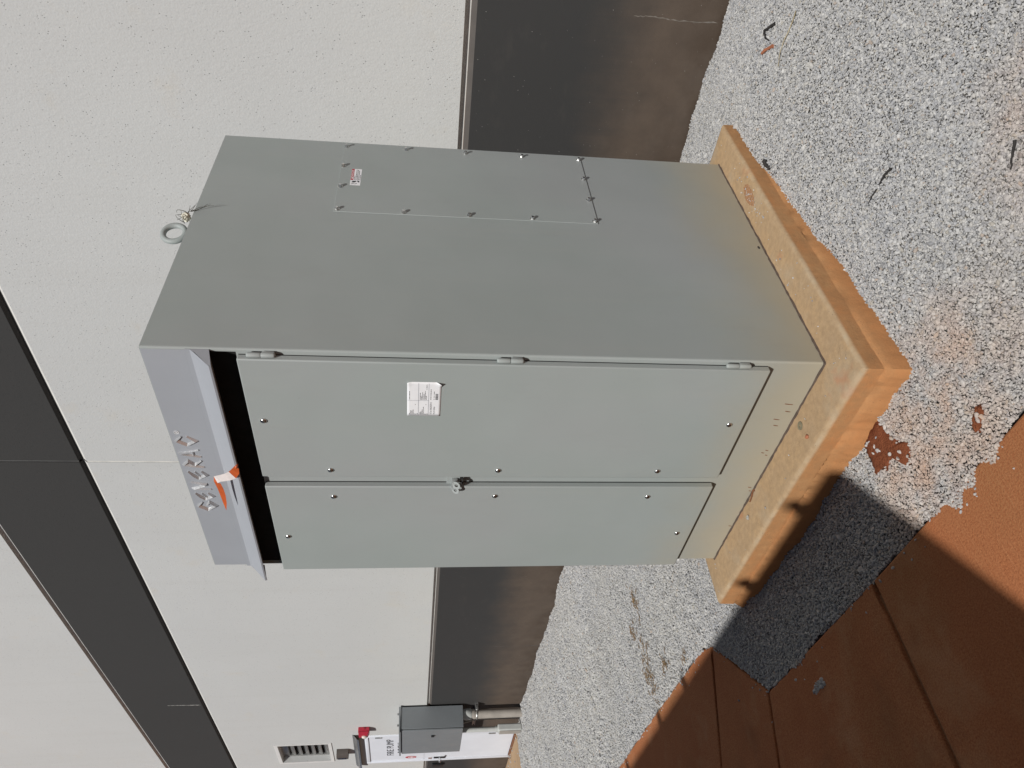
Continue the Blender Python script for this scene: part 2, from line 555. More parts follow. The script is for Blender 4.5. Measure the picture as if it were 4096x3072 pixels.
# ------------------------------------------------------------------ ground levels
WZ = -0.16
_ph = rng.uniform(0, 6.28, (10,))
def walk_edge(x):
    return np.interp(x, [-13.5, -5.6, -3.2, -2.12, -1.98, -1.5, -0.5, 3.0], [0.01, -0.005, -0.045, -0.08, -0.125, -0.553, -0.575, -0.575])
def gz(x, y):
    x = np.asarray(x, float)
    y = np.asarray(y, float)
    z = -0.168 + 0 * x
    z = z + 0.108 * np.exp(-(((x - 0.22) / 0.62) ** 2 + ((y - 1.45) / 0.72) ** 2))
    z = z + 0.055 * np.exp(-(((x + 1.5) / 0.42) ** 2 + ((y + 0.02) / 0.30) ** 2))
    z = z + 0.020 * np.exp(-(((x - 0.35) / 0.5) ** 2 + ((y + 0.1) / 0.4) ** 2))
    z = z + 0.035 * np.exp(-(((x + 8.9) / 0.7) ** 2 + ((y - 2.2) / 0.6) ** 2))
    z = z + 0.030 * np.exp(-(((x + 2.2) / 0.5) ** 2 + ((y - 1.2) / 0.6) ** 2))
    w = smooth01((y + 0.25) / 0.5) * smooth01((2.4 - y) / 0.3 * 0 + 1)
    und = (0.010 * np.sin(1.9 * x + 1.3 * y + _ph[0]) + 0.008 * np.sin(3.7 * x - 2.9 * y + _ph[1]) + 0.006 * np.sin(7.1 * x + 5.3 * y + _ph[2])
           + 0.004 * np.sin(13.0 * x - 11.0 * y + _ph[3]) + 0.003 * np.sin(23.0 * x + 19.0 * y + _ph[4]))
    z = z + und * (0.35 + 0.65 * w)
    return np.minimum(z, -0.171 + 0.30 * np.maximum(0.0, y - walk_edge(x)))

def grid_sheet(name, xs, ys, zf, mat):
    X, Y = np.meshgrid(xs, ys)
    Z = zf(X, Y)
    co = np.stack([X, Y, Z], -1).reshape(-1, 3)
    nx, ny = len(xs), len(ys)
    i = np.arange((ny - 1) * (nx - 1))
    a = (i // (nx - 1)) * nx + i % (nx - 1)
    q = np.stack([a, a + 1, a + nx + 1, a + nx], -1)
    me = bpy.data.meshes.new(name)
    me.from_pydata(co.tolist(), [], q.tolist())
    me.materials.append(mat)
    me.polygons.foreach_set('use_smooth', [True] * len(me.polygons))
    return me

g = np.concatenate([np.linspace(-150, -14, 18), np.linspace(-13, 5, 19), np.linspace(6, 150, 18)])
struct(obj('ground', grid_sheet('ground', g, np.concatenate([np.linspace(-150, -6, 18), np.linspace(-5, 4, 10), np.linspace(6, 150, 16)]),
       lambda x, y: -0.36 + 0.0 * x, M['ground'])), label='red clay earth under the gravel and the walkway')

# ------------------------------------------------------------------ walkway slabs
walk = bpy.data.objects.new('walkway', None)
link(walk, None, (-1.5, -1.8, WZ))
struct(walk, label='red clay stained concrete walkway cut by straight joints')
YF = -3.6
slabs = [
    [(-0.487, -0.575), (-0.495, YF), (4.6, YF), (4.6, -0.575)],
    [(-1.497, -0.556), (-1.66, -0.95), (-1.66, YF), (-0.516, YF), (-0.508, -0.575)],
    [(-1.975, -0.130), (-2.27, -0.66), (-2.27, YF), (-1.676, YF), (-1.676, -0.955), (-1.513, -0.545)],
    [(-5.6, -0.005), (-5.6, YF), (-2.286, YF), (-2.286, -0.667), (-1.991, -0.120), (-2.12, -0.080), (-3.2, -0.045)],
    [(-9.2, 0.01), (-9.2, YF), (-5.612, YF), (-5.612, -0.004)],
    [(-12.9, 0.01), (-12.9, YF), (-9.212, YF), (-9.212, 0.01)],
]
def slab_mesh(pts, dz):
    bm = bmesh.new()
    # subdivide the outline so the arris can wander a little
    out = []
    for i, p in enumerate(pts):
        q = pts[(i + 1) % len(pts)]
        n = max(1, min(60, int(math.hypot(q[0] - p[0], q[1] - p[1]) / 0.06)))
        for k in range(n):
            out.append((p[0] + (q[0] - p[0]) * k / n, p[1] + (q[1] - p[1]) * k / n))
    cx = sum(p[0] for p in out) / len(out)
    cy = sum(p[1] for p in out) / len(out)
    loops = []
    for ins, z in ((0.0, WZ - 0.10), (0.0, WZ - 0.008 + dz), (0.0025, WZ - 0.0025 + dz), (0.008, WZ + dz)):
        lp = []
        for i, (x, y) in enumerate(out):
            p = out[i - 1]
            q = out[(i + 1) % len(out)]
            t = Vector((q[0] - p[0], q[1] - p[1]))
            n = Vector((-t.y, t.x)).normalized()
            if n.dot(Vector((cx - x, cy - y))) < 0 and len(pts) == 4:
                n = -n
            j = (rnd.uniform(0, 0.0022) + (rnd.uniform(0.002, 0.008) if rnd.random() < 0.06 else 0)) if z > WZ - 0.05 else 0
            lp.append(bm.verts.new((x + n.x * (ins + j), y + n.y * (ins + j), z)))
        loops.append(lp)
    for a, b in zip(loops, loops[1:]):
        for i in range(len(a)):
            bm.faces.new((a[i], a[(i + 1) % len(a)], b[(i + 1) % len(a)], b[i]))
    f = bm.faces.new(loops[-1])
    bmesh.ops.triangulate(bm, faces=[f])
    return from_bm(bm, 'slab', M['walk'], False)
def ccw(pts):
    a = sum(pts[i][0] * pts[(i + 1) % len(pts)][1] - pts[(i + 1) % len(pts)][0] * pts[i][1] for i in range(len(pts)))
    return pts if a > 0 else pts[::-1]
for i, s in enumerate(slabs):
    obj('slab', slab_mesh(ccw(s), (0.0, 0.0015, -0.001, 0.001, 0, 0)[i]), walk)
jb = []
bm = bmesh.new()
bm_box(bm, -12.9, 4.6, YF, -0.62, WZ - 0.2, WZ - 0.016)
bm_box(bm, -12.9, -2.02, -0.62, -0.16, WZ - 0.2, WZ - 0.0165)
obj('joint_bed', from_bm(bm, 'joint_bed', M['ground']), walk)

# concrete landing in front of the white door
landing = box('door_landing', -12.1, -9.45, 1.05, 2.248, -0.42, -0.178, M['landing'], None, 0.012)
struct(landing, label='tan concrete landing in front of the white door')

# ------------------------------------------------------------------ gravel bed and stones
def in_poly(x, y, poly):
    r = np.zeros(x.shape, bool)
    n = len(poly)
    for i in range(n):
        x1, y1 = poly[i]
        x2, y2 = poly[(i + 1) % n]
        c = (y1 > y) != (y2 > y)
        with np.errstate(divide='ignore', invalid='ignore'):
            r ^= c & (x < (x2 - x1) * (y - y1) / (y2 - y1) + x1)
    return r

bed = obj('gravel_bed', grid_sheet('gravel_bed', np.concatenate([np.linspace(-14, -4, 90), np.linspace(-3.9, 3.0, 160)]), np.linspace(-0.60, 2.30, 70),
          lambda x, y: np.where((y < walk_edge(x) + 0.02), -0.20, gz(x, y) - 0.008) - 0.14 * (in_poly(x, y, [(-12.3, 0.9), (-9.5, 0.9), (-9.5, 2.5), (-12.3, 2.5)])), M['bed']))
struct(bed, label='dusty bed under the crushed grey stone')

PATCH = [(-0.085, -0.185), (-0.07, -0.262), (-0.05, -0.315), (-0.020, -0.345), (-0.040, -0.376), (-0.075, -0.395), (-0.100, -0.335), (-0.135, -0.330),
         (-0.165, -0.352), (-0.185, -0.322), (-0.225, -0.318), (-0.218, -0.27), (-0.212, -0.232), (-0.21, -0.185)]
PATCH2 = [(0.228, -0.482), (0.256, -0.470), (0.275, -0.455), (0.296, -0.464), (0.282, -0.487), (0.262, -0.497), (0.240, -0.516), (0.222, -0.508)]
walkpolys = [ccw(s) for s in slabs]
def stones():
    P = []
    def fill(x0, x1, y0, y1, s, rad, lift=0.0, keep=1.0):
        nx, ny = int((x1 - x0) / s), int((y1 - y0) / s)
        X, Y = np.meshgrid(x0 + (np.arange(nx) + 0.5) * s, y0 + (np.arange(ny) + 0.5) * s)
        X = (X + rng.uniform(-0.5, 0.5, X.shape) * s).ravel()
        Y = (Y + rng.uniform(-0.5, 0.5, Y.shape) * s).ravel()
        k = rng.random(X.shape) < keep
        X, Y = X[k], Y[k]
        sz = rad * np.exp(rng.normal(0, 0.27, X.shape))
        Z = gz(X, Y) + lift + rng.uniform(-0.002, 0.004, X.shape)
        P.append(np.stack([X, Y, Z, sz], -1))
    fill(-2.0, 1.6, -0.72, 2.24, 0.0063, 0.0038)
    fill(-2.0, 1.6, -0.72, 2.24, 0.0125, 0.0046, 0.0034)
    fill(-2.0, 1.6, -0.72, 2.24, 0.060, 0.0062, 0.003, 0.5)
    fill(-4.5, -2.0, -0.30, 2.24, 0.0080, 0.0050)
    fill(-4.5, -2.0, -0.30, 2.24, 0.017, 0.0060, 0.004)
    fill(-8.0, -4.5, -0.05, 2.24, 0.0125, 0.0088)
    fill(-8.0, -4.5, -0.05, 2.24, 0.030, 0.0095, 0.005)
    fill(-13.5, -8.0, -0.05, 2.24, 0.0165, 0.0115)
    A = np.concatenate(P)
    x, y = A[:, 0], A[:, 1]
    keep = ~((x > -1.415) & (x < 0.148) & (y > -0.178) & (y < 1.505))
    # stones spill a little way over the slab edge
    yb = walk_edge(x)
    d = yb - y
    w = d > 0
    wav = -0.003 + 0.004 * np.sin(9 * x + 1.0) + 0.004 * np.sin(23 * x + 2.0) + 0.003 * np.sin(61 * x)
    wav = wav + 0.030 * np.exp(-((x - 0.10) / 0.17) ** 4) * (1.0 + 0.5 * np.sin(29 * x) + 0.4 * np.sin(67 * x)) + 0.022 * np.exp(-((x + 1.16) / 0.07) ** 2)
    wav = wav + np.where(x < -2.1, 0.004 + 0.008 * np.sin(17 * x), 0.0)
    loose = rng.random(len(A))
    over = ((d > 0) | (d > wav)) & ~((d < wav) | ((d < wav + 0.10) & (loose < 0.02 * np.exp(-(d - wav) / 0.03))) | (loose < 0.00002))
    # a small pile lying on the slab
    pile = (((x + 1.07) / 0.055) ** 2 + ((y + 0.71) / 0.022) ** 2 < 1) & (loose < 0.8)
    over &= ~pile
    keep &= ~over
    A[w, 2] = np.maximum(A[w, 2], WZ + 0.45 * A[w, 3])
    soil = in_poly(x, y, PATCH) | in_poly(x, y, PATCH2)
    keep &= ~(soil & (loose > 0.018))
    A[soil, 3] *= 1.35
    A[soil, 2] = gz(x[soil], y[soil]) + 0.010
    ld = (x < -9.62) & (x > -12.3) & (y > 1.02)
    edge = -9.60 - 0.35 * np.clip((y - 1.6) / 0.6, 0, 1)
    keep &= ~(ld & (x < edge + 0.05 * np.sin(13 * y)) & (loose > 0.01) & (y > 1.02 + 0.10 * np.sin(3 * x) + 0.12))
    A[ld, 2] = np.maximum(A[ld, 2], -0.178 + 0.006)
    keep &= ~((x < -12.2))
    # stones lying loose on the pad
    n = 46
    px = np.concatenate([rng.uniform(0.02, 0.125, 34), rng.uniform(-1.36, 0.10, 12)])
    py = np.concatenate([rng.uniform(-0.10, 1.42, 34), rng.uniform(-0.15, -0.02, 12)])
    ps = rng.uniform(0.0014, 0.0042, n)
    cx = rng.normal(0.075, 0.016, 40)
    cy = rng.normal(0.94, 0.085, 40)
    cs = rng.uniform(0.0012, 0.0035, 40)
    B = np.stack([np.r_[px, cx], np.r_[py, cy], np.r_[ps, cs] * 0.4, np.r_[ps, cs]], -1)
    return np.concatenate([A[keep], B])
S = stones()
gm = bpy.data.meshes.new('gravel')
gm.vertices.add(len(S))
gm.vertices.foreach_set('co', S[:, :3].astype(np.float32).ravel())
at = gm.attributes.new('stone_size', 'FLOAT', 'POINT')
at.data.foreach_set('value', S[:, 3].astype(np.float32))
gm.materials.append(M['gravel'])
gravel = struct(obj('gravel', gm), 'stuff', 'crushed light grey gravel spread between the wall, the pad and the walkway')

def stone_nodes():
    ng = bpy.data.node_groups.new('stone_scatter', 'GeometryNodeTree')
    ng.interface.new_socket('Geometry', in_out='INPUT', socket_type='NodeSocketGeometry')
    ng.interface.new_socket('Geometry', in_out='OUTPUT', socket_type='NodeSocketGeometry')
    N, L = ng.nodes, ng.links
    gi, go = N.new('NodeGroupInput'), N.new('NodeGroupOutput')
    g2i = N.new('GeometryNodeGeometryToInstance')
    for k in range(6):
        ico = N.new('GeometryNodeMeshIcoSphere')
        ico.inputs['Radius'].default_value = 1.0
        ico.inputs['Subdivisions'].default_value = 1 if k < 4 else 2
        sp = N.new('GeometryNodeSetPosition')
        ps = N.new('GeometryNodeInputPosition')
        nz = N.new('ShaderNodeTexNoise')
        nz.noise_dimensions = '4D'
        nz.inputs['W'].default_value = 3.7 * k
        nz.inputs['Scale'].default_value = 0.95
        nz.inputs['Detail'].default_value = 2
        L.new(ps.outputs[0], nz.inputs['Vector'])
        sub = N.new('ShaderNodeVectorMath')
        sub.operation = 'SUBTRACT'
        L.new(nz.outputs['Color'], sub.inputs[0])
        sub.inputs[1].default_value = (0.5, 0.5, 0.5)
        mu = N.new('ShaderNodeVectorMath')
        mu.operation = 'SCALE'
        L.new(sub.outputs[0], mu.inputs[0])
        mu.inputs['Scale'].default_value = 1.5
        L.new(ico.outputs['Mesh'], sp.inputs['Geometry'])
        L.new(mu.outputs[0], sp.inputs['Offset'])
        sm = N.new('GeometryNodeSetMaterial')
        sm.inputs['Material'].default_value = M['gravel']
        L.new(sp.outputs[0], sm.inputs['Geometry'])
        ss = N.new('GeometryNodeSetShadeSmooth')
        ss.inputs['Shade Smooth'].default_value = False
        L.new(sm.outputs[0], ss.inputs[0])
        L.new(ss.outputs[0], g2i.inputs[0])
    iop = N.new('GeometryNodeInstanceOnPoints')
    iop.inputs['Pick Instance'].default_value = True
    ri = N.new('FunctionNodeRandomValue')
    ri.data_type = 'INT'
    ri.inputs[4].default_value = 0
    ri.inputs[5].default_value = 5
    rr = N.new('FunctionNodeRandomValue')
    rr.data_type = 'FLOAT_VECTOR'
    rr.inputs[0].default_value = (-0.7, -0.7, 0)
    rr.inputs[1].default_value = (0.7, 0.7, 6.283)
    rr.inputs['Seed'].default_value = 3
    rs = N.new('FunctionNodeRandomValue')
    rs.data_type = 'FLOAT_VECTOR'
    rs.inputs[0].default_value = (0.95, 0.62, 0.50)
    rs.inputs[1].default_value = (1.50, 1.05, 0.90)
    rs.inputs['Seed'].default_value = 9
    na = N.new('GeometryNodeInputNamedAttribute')
    na.data_type = 'FLOAT'
    na.inputs['Name'].default_value = 'stone_size'
    vs = N.new('ShaderNodeVectorMath')
    vs.operation = 'SCALE'
    L.new(rs.outputs[0], vs.inputs[0])
    L.new(na.outputs[0], vs.inputs['Scale'])
    L.new(gi.outputs[0], iop.inputs['Points'])
    L.new(g2i.outputs[0], iop.inputs['Instance'])
    L.new(ri.outputs[2], iop.inputs['Instance Index'])
    L.new(rr.outputs[0], iop.inputs['Rotation'])
    L.new(vs.outputs[0], iop.inputs['Scale'])
    L.new(iop.outputs[0], go.inputs[0])
    return ng
gravel.modifiers.new('stones', 'NODES').node_group = stone_nodes()

# bare clay where the stones were scraped away
def patch_obj(name, poly, label):
    bm = bmesh.new()
    cx = sum(p[0] for p in poly) / len(poly)
    cy = sum(p[1] for p in poly) / len(poly)
    out = []
    for i, p in enumerate(poly):
        q = poly[(i + 1) % len(poly)]
        for k in range(4):
            f = k / 4
            out.append((p[0] + (q[0] - p[0]) * f + rnd.uniform(-.004, .004), p[1] + (q[1] - p[1]) * f + rnd.uniform(-.004, .004)))
    rings = []
    for f, dz in ((1.04, -0.012), (1.0, 0.002), (0.75, 0.009), (0.45, 0.010), (0.2, 0.009)):
        rings.append([bm.verts.new((cx + (x - cx) * f, cy + (y - cy) * f, float(gz(cx + (x - cx) * f, cy + (y - cy) * f)) + dz + rnd.uniform(-.002, .002))) for x, y in out])
    for a, b in zip(rings, rings[1:]):
        for i in range(len(a)):
            bm.faces.new((a[i], a[(i + 1) % len(a)], b[(i + 1) % len(a)], b[i]))
    bm.faces.new(rings[-1])
    return struct(obj(name, from_bm(bm, name, M['clay'], True, 60)), label=label)
patch_obj('clay_patch', PATCH, 'bare patch of damp red clay beside the pad')
patch_obj('clay_patch', PATCH2, 'small pink clay smear near the walkway edge')

# ------------------------------------------------------------------ concrete pad
pad = thing('concrete_pad', 'tan concrete pad stained with orange clay under the tall grey cabinet', 'concrete pad', (-0.63, 0.66, -0.15))
def pad_mesh():
    bm = bmesh.new()
    x0, x1, y0, y1 = -1.410, 0.145, -0.175, 1.500
    per = []
    step = 0.012
    R = 0.012
    for (ax, ay), (bx, by) in (((x0, y0), (x1, y0)), ((x1, y0), (x1, y1)), ((x1, y1), (x0, y1)), ((x0, y1), (x0, y0))):
        n = int(math.hypot(bx - ax, by - ay) / step)
        dx, dy = (bx - ax) / n, (by - ay) / n
        nx, ny = dy / step, -dx / step
        l = math.hypot(nx, ny)
        for k in range(n):
            per.append((ax + dx * k, ay + dy * k, nx / l, ny / l))
    # corner normals
    prof = [(-0.030, 0.0), (-0.016, -0.0006), (-0.007, -0.003), (-0.0015, -0.008), (0.0, -0.016), (0.001, -0.072), (0.0015, -0.0755), (0.0022, -0.0785), (0.009, -0.098), (0.014, -0.122), (0.020, -0.17), (0.020, -0.40)]
    rings = []
    ph = [rnd.uniform(0, 6.28) for _ in range(6)]
    for j, (o, z) in enumerate(prof):
        ring = []
        for i, (x, y, nx, ny) in enumerate(per):
            s = i * step
            px, py = per[i - 1][2], per[i - 1][3]
            ox, oy = nx, ny
            if (px, py) != (nx, ny):
                ox, oy = nx + px, ny + py
            w = 0.0012 * math.sin(3.1 * s + ph[0]) + 0.0010 * math.sin(7.7 * s + ph[1]) + 0.0006 * math.sin(19 * s + ph[2])
            if j == 0:
                w = 0.0
            elif 6 < j < 11:
                front = 0.8 if ny < -0.5 else 0.25
                w += front * (0.007 * math.sin(5.3 * s + ph[3]) + 0.006 * math.sin(13 * s + ph[4]) + 0.005 * math.sin(31 * s + ph[5]) + rnd.uniform(-.006, .006) + 0.006)
            else:
                w += rnd.uniform(-.0005, .0005)
            zz = z
            if 2 <= j <= 4:
                zz += 0.0010 * math.sin(4.3 * s + ph[1]) - 0.0012
            if 5 <= j <= 8:
                zz += 0.003 * math.sin(2.3 * s + ph[2]) + 0.0015 * math.sin(9.1 * s + ph[4])
            vx, vy = x + ox * (o + w), y + oy * (o + w)
            if o < 0:
                vx = min(max(vx, x0 - o), x1 + o) if j == 0 else min(max(vx, x0 - o - 0.001), x1 + o + 0.001)
                vy = min(max(vy, y0 - o), y1 + o) if j == 0 else min(max(vy, y0 - o - 0.001), y1 + o + 0.001)
            ring.append(bm.verts.new((vx, vy, zz)))
        rings.append(ring)
    for a, b in zip(rings, rings[1:]):
        for i in range(len(a)):
            bm.faces.new((a[i], b[i], b[(i + 1) % len(a)], a[(i + 1) % len(a)]))
    c = bm.verts.new(((x0 + x1) / 2, (y0 + y1) / 2, 0.0))
    for i in range(len(per)):
        bm.faces.new((c, rings[0][i], rings[0][(i + 1) % len(per)]))
    bmesh.ops.remove_doubles(bm, verts=bm.verts[:], dist=1e-5)
    return from_bm(bm, 'slab', M['pad'], True, 50)
obj('slab', pad_mesh(), pad)

bm = bmesh.new()
sm = [(0.102, 1.022), (0.106, 0.975), (0.098, 0.925), (0.080, 0.900), (0.062, 0.905), (0.050, 0.940), (0.044, 0.985), (0.052, 1.030), (0.070, 1.050), (0.090, 1.048)]
cxs, cys = 0.076, 0.975
rings = []
for f, h in ((1.0, 0.0002), (0.8, 0.0006), (0.4, 0.0008)):
    rg = []
    for i in range(40):
        k = i / 40 * len(sm)
        p, q = sm[int(k)], sm[(int(k) + 1) % len(sm)]
        t = k - int(k)
        jx = rnd.uniform(0.90, 1.08)
        rg.append(bm.verts.new((cxs + (p[0] + (q[0] - p[0]) * t - cxs) * f * jx, cys + (p[1] + (q[1] - p[1]) * t - cys) * f * jx, h)))
    rings.append(rg)
for a, b in zip(rings, rings[1:]):
    for i in range(40):
        bm.faces.new((a[i], a[(i + 1) % 40], b[(i + 1) % 40], b[i]))
bm.faces.new(rings[-1])
obj('clay_stain', from_bm(bm, 'clay_stain', mat_soil('dried_orange_clay_smear', (0.42, 0.225, 0.12), (0.44, 0.265, 0.15), 80), True, 70), pad)

# ------------------------------------------------------------------ building wall
YW = 2.25
wall = thing('building_wall', 'pale textured building wall with a charcoal upper band and a mud splashed dark base', 'wall', (-6, YW, -0.3))
XL, XR, XJ = -34.0, 16.0, -3.44
def sheet(name, xs, zs, holes, mat, y=YW, depth=0.25, parent=wall, hole_depth=0.25):
    """wall panel with rectangular openings; xs and zs must contain the opening edges"""
    bm = bmesh.new()
    V = {}
    def v(x, yy, z):
        k = (round(x, 4), round(yy, 4), round(z, 4))
        if k not in V:
            V[k] = bm.verts.new((x, yy, z))
        return V[k]
    def hole(i, k):
        cx, cz = (xs[i] + xs[i + 1]) / 2, (zs[k] + zs[k + 1]) / 2
        return any(h[0] < cx < h[1] and h[2] < cz < h[3] for h in holes)
    for i in range(len(xs) - 1):
        for k in range(len(zs) - 1):
            if not hole(i, k):
                bm.faces.new((v(xs[i], y, zs[k]), v(xs[i + 1], y, zs[k]), v(xs[i + 1], y, zs[k + 1]), v(xs[i], y, zs[k + 1])))
    for h in holes:
        x0, x1, z0, z1 = h
        for (ax, az), (bx, bz) in (((x0, z0), (x1, z0)), ((x1, z0), (x1, z1)), ((x1, z1), (x0, z1)), ((x0, z1), (x0, z0))):
            bm.faces.new((v(ax, y, az), v(bx, y, bz), v(bx, y + hole_depth, bz), v(ax, y + hole_depth, az)))
    x0, x1, z0, z1 = xs[0], xs[-1], zs[0], zs[-1]
    yb = y + depth
    P = [(x0, z0), (x1, z0), (x1, z1), (x0, z1)]
    for a, b in zip(P, P[1:] + P[:1]):
        bm.faces.new((bm.verts.new((a[0], y, a[1])), bm.verts.new((b[0], y, b[1])), bm.verts.new((b[0], yb, b[1])), bm.verts.new((a[0], yb, a[1]))))
    bm.faces.new([bm.verts.new((a[0], yb, a[1])) for a in P])
    me = bpy.data.meshes.new(name)
    bm.to_mesh(me)
    bm.free()
    me.materials.append(mat)
    return obj(name, me, parent)

DX0, DX1, DZ1 = -11.225, -10.005, 2.125          # door opening with frame
LX0, LX1, LZ0, LZ1 = -11.02, -10.272, 2.675, 3.418  # louvre opening
GJ = 0.011
Z1a, Z1b, Z2a, Z2b, Z3a, Z3b, ZT = 1.155, 1.217, 4.125, 4.187, 5.115, 5.177, 9.5
sheet('wall_panel', [XJ + GJ, XR], [Z1b, Z2a], [], M['stucco'])
sheet('wall_panel', [XL, DX0, LX0, LX1, DX1, XJ - GJ], [Z1b, DZ1, LZ0, LZ1, Z2a], [(DX0, DX1, Z1b, DZ1), (LX0, LX1, LZ0, LZ1)], M['stucco'], hole_depth=0.20)
sheet('band_panel', [XJ + GJ, XR], [Z2b, Z3a], [], M['band'])
sheet('band_panel', [XL, XJ - GJ], [Z2b, Z3a], [], M['band'])
sheet('upper_panel', [XJ + GJ, XR], [Z3b, ZT], [], M['stucco'])
sheet('upper_panel', [XL, XJ - GJ], [Z3b, ZT], [], M['stucco'])
sheet('base_panel', [DX1, XR], [-0.7, Z1a], [], M['plinth'])
sheet('base_panel', [XL, DX0], [-0.7, Z1a], [], M['plinth'])
def reveal(x0, x1, za, zb, mt, mf, mb):
    d = 0.026
    n = max(2, int((x1 - x0) / 0.5))
    n = min(n, 60)
    for nm, prof, mt_ in (('reveal_top', [(YW, zb), (YW + d, zb - 0.018)], mt), ('reveal_floor', [(YW + d, zb - 0.018), (YW + d, za + 0.029)], mf), ('reveal_bottom', [(YW + d, za + 0.029), (YW, za)], mb)):
        bm = bmesh.new()
        rows = []
        for i in range(n + 1):
            x = x0 + (x1 - x0) * i / n
            j = rnd.uniform(-.0009, .0009)
            rows.append([bm.verts.new((x, y, z + j * (0 < i < n))) for y, z in prof])
        for a, b in zip(rows, rows[1:]):
            bm.faces.new((a[0], b[0], b[1], a[1]))
        me = bpy.data.meshes.new(nm)
        bm.to_mesh(me)
        bm.free()
        me.materials.append(mt_)
        obj(nm, me, wall)
for x0, x1 in ((DX1, XJ - GJ), (XJ + GJ, XR), (XL, DX0)):
    reveal(x0, x1, Z1a, Z1b, M['reveal_light'], M['reveal_light'], M['reveal_dark'])
for x0, x1 in ((XL, XJ - GJ), (XJ + GJ, XR)):
    reveal(x0, x1, Z2a, Z2b, M['band'], M['band'], M['reveal_light'])
    reveal(x0, x1, Z3a, Z3b, M['reveal_light'], M['reveal_light'], M['band'])
# sealant in the vertical panel joint
def joint(z0, z1, mat, y):
    bm = bmesh.new()
    n = 60
    rows = []
    for i in range(n + 1):
        z = z0 + (z1 - z0) * i / n
        w = GJ + 0.004 + rnd.uniform(-.0012, .0012)
        rows.append([bm.verts.new((XJ - w, y + 0.006, z)), bm.verts.new((XJ - 0.004, y - 0.001 + rnd.uniform(-.0006, .0006), z)), bm.verts.new((XJ + 0.004, y - 0.001, z)), bm.verts.new((XJ + w, y + 0.006, z))])
    for a, b in zip(rows, rows[1:]):
        for k in range(3):
            bm.faces.new((a[k], a[k + 1], b[k + 1], b[k]))
    obj('joint_sealant', from_bm(bm, 'joint_sealant', mat, True), wall)
joint(-0.7, Z1a, M['caulk_dark'], YW + 0.004)
joint(Z1b, Z2a, M['caulk'], YW + 0.004)
joint(Z2b, Z3a, M['caulk_dark'], YW + 0.004)
joint(Z3b, ZT, M['caulk'], YW + 0.004)
joint(Z1a, Z1b, M['caulk'], YW + 0.027)
joint(Z2a, Z2b, M['caulk_dark'], YW + 0.027)
joint(Z3a, Z3b, M['caulk'], YW + 0.027)
# hairline cracks filled with pale lime or dark dirt
def crack(pts, w, mat):
    bm = bmesh.new()
    rows = []
    n = 26
    for i in range(n + 1):
        f = i / n * (len(pts) - 1)
        k = min(int(f), len(pts) - 2)
        f -= k
        x = pts[k][0] + (pts[k + 1][0] - pts[k][0]) * f + rnd.uniform(-.003, .003)
        z = pts[k][1] + (pts[k + 1][1] - pts[k][1]) * f
        ww = w * rnd.uniform(0.15, 1.0) * (1.0 if 0 < i < n else 0.1)
        rows.append([bm.verts.new((x - ww, YW - 0.0008, z)), bm.verts.new((x + ww, YW - 0.0008, z))])
    for a, b in zip(rows, rows[1:]):
        bm.faces.new((a[0], a[1], b[1], b[0]))
    obj('crack', from_bm(bm, 'crack', mat), wall)
crack([(0.351, 0.335), (0.358, 0.22), (0.345, 0.10), (0.353, -0.13)], 0.0042, plain('pale_lime_in_crack', (0.17, 0.15, 0.13), 0.9, var=0.3, vs=40))
crack([(-7.097, 0.50), (-7.103, 0.05), (-7.098, -0.2)], 0.006, M['caulk_dark'])
crack([(-8.62, 4.20), (-8.60, 4.62)], 0.006, M['caulk'])

# ------------------------------------------------------------------ the tall grey cabinet
HC, WC, DC = 2.286, 1.300, 1.3765
cab = thing('electrical_cabinet', 'tall grey two-door steel electrical cabinet standing on the concrete pad', 'cabinet', (-WC / 2, DC / 2, 0.0))
CM = M['cabinet']
def cabinet_body():
    bm = bmesh.new()
    r = 0.007
    def side(xo, xi, sgn):
        pts = [(xi, 0.0, 0.003)]
        for k in range(6):
            a = math.pi / 2 * k / 5
            pts.append((xo - sgn * r + sgn * r * math.sin(a), r - r * math.cos(a), 0.003))
        pts += [(xo, DC, 0.003), (xi, DC, 0.003)]
        bm_poly(bm, pts, (0, 0, HC - 0.003))
    side(0.0, -0.012, 1)
    side(-WC, -WC + 0.012, -1)
    prof = [(0, 0.003), (0, 1.996), (0.22, 1.996), (0.22, 2.083), (0, 2.083), (0, HC), (DC, HC), (DC, 0.003)]
    bm_poly(bm, [(-WC + 0.012, y, z) for y, z in prof], (WC - 0.024, 0, 0))
    return from_bm(bm, 'body', CM, True, 30, True)
obj('body', cabinet_body(), cab)
# grimy sealant seam between cabinet and pad
bm = bmesh.new()
for x0, x1, y0, y1 in ((-WC, 0.004, -0.006, 0.004), (-0.004, 0.005, -0.004, DC)):
    n = 70
    rows = []
    for i in range(n + 1):
        f = i / n
        j = rnd.uniform(-.0025, .0025)
        h = 0.004 + rnd.uniform(0, .003)
        if x1 - x0 > 0.5:
            x = x0 + (x1 - x0) * f
            rows.append([bm.verts.new((x, y0 + j, 0.0005)), bm.verts.new((x, y0 + 0.003 + j, h)), bm.verts.new((x, y1, h))])
        else:
            y = y0 + (y1 - y0) * f
            rows.append([bm.verts.new((x1 + j, y, 0.0005)), bm.verts.new((x1 - 0.003 + j, y, h)), bm.verts.new((x0, y, h))])
    for a, b in zip(rows, rows[1:]):
        for k in range(2):
            bm.faces.new((a[k], b[k], b[k + 1], a[k + 1]))
obj('base_sealant', from_bm(bm, 'base_sealant', M['seam'], True), cab)

